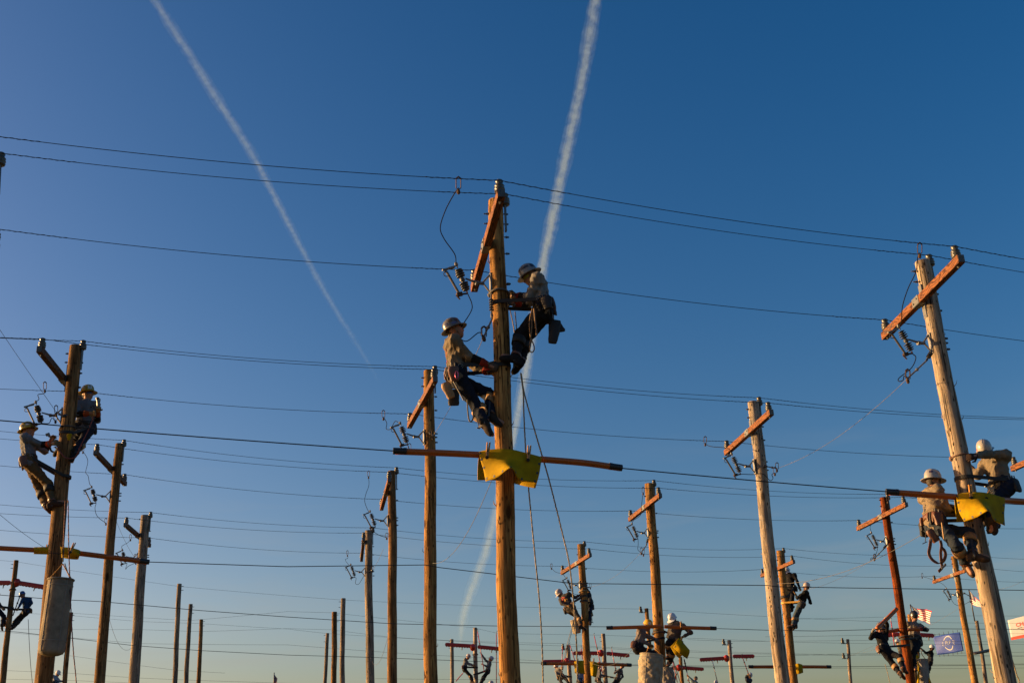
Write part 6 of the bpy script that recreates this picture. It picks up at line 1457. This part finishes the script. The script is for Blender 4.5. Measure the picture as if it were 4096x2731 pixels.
def chance(o, sh):
    asp = 1.9
    v, f = text_mesh('CHANCE', .26, True); put(o, sh, 'letters', [(.47 + x / asp, .36 - y) for x, y, _ in v], f, BR)
    put(o, sh, 'red_band', [(i / 20, .86) for i in range(21)] + [(i / 20, .998) for i in range(21)], [(i, i + 1, 22 + i, 21 + i) for i in range(20)], BR, .015)
    put(o, sh, 'black_rule', [(.22, .50), (.34, .50), (.34, .53), (.22, .53)], [(0, 1, 2, 3)], BK); put(o, sh, 'red_rule', [(.36, .505), (.85, .505), (.85, .525), (.36, .525)], [(0, 1, 2, 3)], BR)
    v, f = text_mesh('CHANCE LINEMAN', .095, True); put(o, sh, 'small_letters', [(.52 + x / asp, .62 - y) for x, y, _ in v], f, BR)
banner('white and red CHANCE banner cut off by the right edge', pxg(z8, [[(2010, 825, 0), (2160, 785, -.5), (2330, 745, -1.05), (2480, 715, -1.5)], [(2033, 940, .0), (2180, 905, -.5), (2350, 868, -1.05), (2500, 840, -1.5)], [(2055, 1060, 0), (2210, 1028, -.5), (2370, 992, -1.05), (2520, 962, -1.5)]], 65), [BW], chance, 58)

# ------------------------------------------------------------------ contrails
def contrail(label, px, alt, widths, dens, seed, nsc=.1, fade=(.3, .3)):
    pts = []
    for (x, y), w in zip(px, widths):
        v = ray(x, y); t = alt / v[2]; pts.append((CAM + v * t, w / 2 * t / FP))
    c = cr([p_ for p_, _ in pts], 6); rr = np.interp(np.linspace(0, len(pts) - 1, len(c)), range(len(pts)), [r for _, r in pts])
    o = thing('contrail', label, 'contrail', c[0], 'contrails')
    for k, (rs, dn, nm) in enumerate(((1.0, .35, 'vapour_fringe'), (.66, .7, 'vapour_sheath'), (.36, 1.3, 'vapour_core'))):
        m = bpy.data.materials.new('contrail_vapour'); m.use_nodes = True; t = m.node_tree; t.nodes.clear(); L = t.links.new; N = t.nodes.new
        ou = N('ShaderNodeOutputMaterial'); pv = N('ShaderNodeVolumePrincipled'); pv.inputs['Color'].default_value = (.5, .75, 1, 1); pv.inputs['Anisotropy'].default_value = .0
        co = N('ShaderNodeTexCoord'); n1 = N('ShaderNodeTexNoise'); n1.inputs['Scale'].default_value = nsc; n1.inputs['Detail'].default_value = 5; n1.inputs['Roughness'].default_value = .62; n1.inputs['Distortion'].default_value = .5
        L(co.outputs['Object'], n1.inputs['Vector']); mr = N('ShaderNodeMapRange'); mr.inputs['From Min'].default_value = .38 - .07 * k; mr.inputs['From Max'].default_value = .7; mr.inputs['To Max'].default_value = dens * dn; L(n1.outputs['Fac'], mr.inputs['Value'])
        ln = N('ShaderNodeVectorMath'); ln.operation = 'LENGTH'; L(co.outputs['Object'], ln.inputs[0]); tot = float(np.linalg.norm(c[-1] - c[0]))
        fd = N('ShaderNodeMapRange'); fd.inputs['From Min'].default_value = tot * fade[0]; fd.inputs['From Max'].default_value = tot; fd.inputs['To Min'].default_value = 1; fd.inputs['To Max'].default_value = fade[1]; L(ln.outputs['Value'], fd.inputs['Value'])
        mu = N('ShaderNodeMath'); mu.operation = 'MULTIPLY'; L(mr.outputs[0], mu.inputs[0]); L(fd.outputs[0], mu.inputs[1])
        L(mu.outputs[0], pv.inputs['Density']); L(pv.outputs[0], ou.inputs['Volume'])
        mb = MB(); mb.tube(c, [float(r) * rs * (1 + .10 * math.sin(i * .83 + 2.3 * k) + .07 * math.sin(i * 2.17 + k)) for i, r in enumerate(rr)], 12); q = mb.obj(nm, m, o, True); q['kind'] = 'stuff'
    return o
ALT = 1000.
contrail('thin white contrail slanting down from the upper left', [(560, -80), (617, 0), (745, 200), (870, 400), (1010, 620), (1120, 830), (1230, 1040), (1330, 1220), (1430, 1380), (1525, 1540)], ALT, [46, 46, 50, 50, 44, 40, 36, 32, 28, 20], .016, 1, .09, (.12, .0))
contrail('broad white contrail falling behind the centre pole', [(2400, -100), (2382, 0), (2330, 310), (2260, 640), (2205, 900), (2165, 1100), (2120, 1390), (2075, 1640), (2045, 1800)], ALT, [66, 64, 62, 62, 60, 56, 54, 50, 34], .021, 2, .08, (.3, .35))
contrail('faint lower end of the broad contrail left of the centre pole', [(2062, 1720), (1995, 2000), (1945, 2200), (1885, 2360), (1850, 2480), (1840, 2600)], ALT, [44, 50, 54, 50, 44, 12], .0045, 3, .03, (.2, .1))
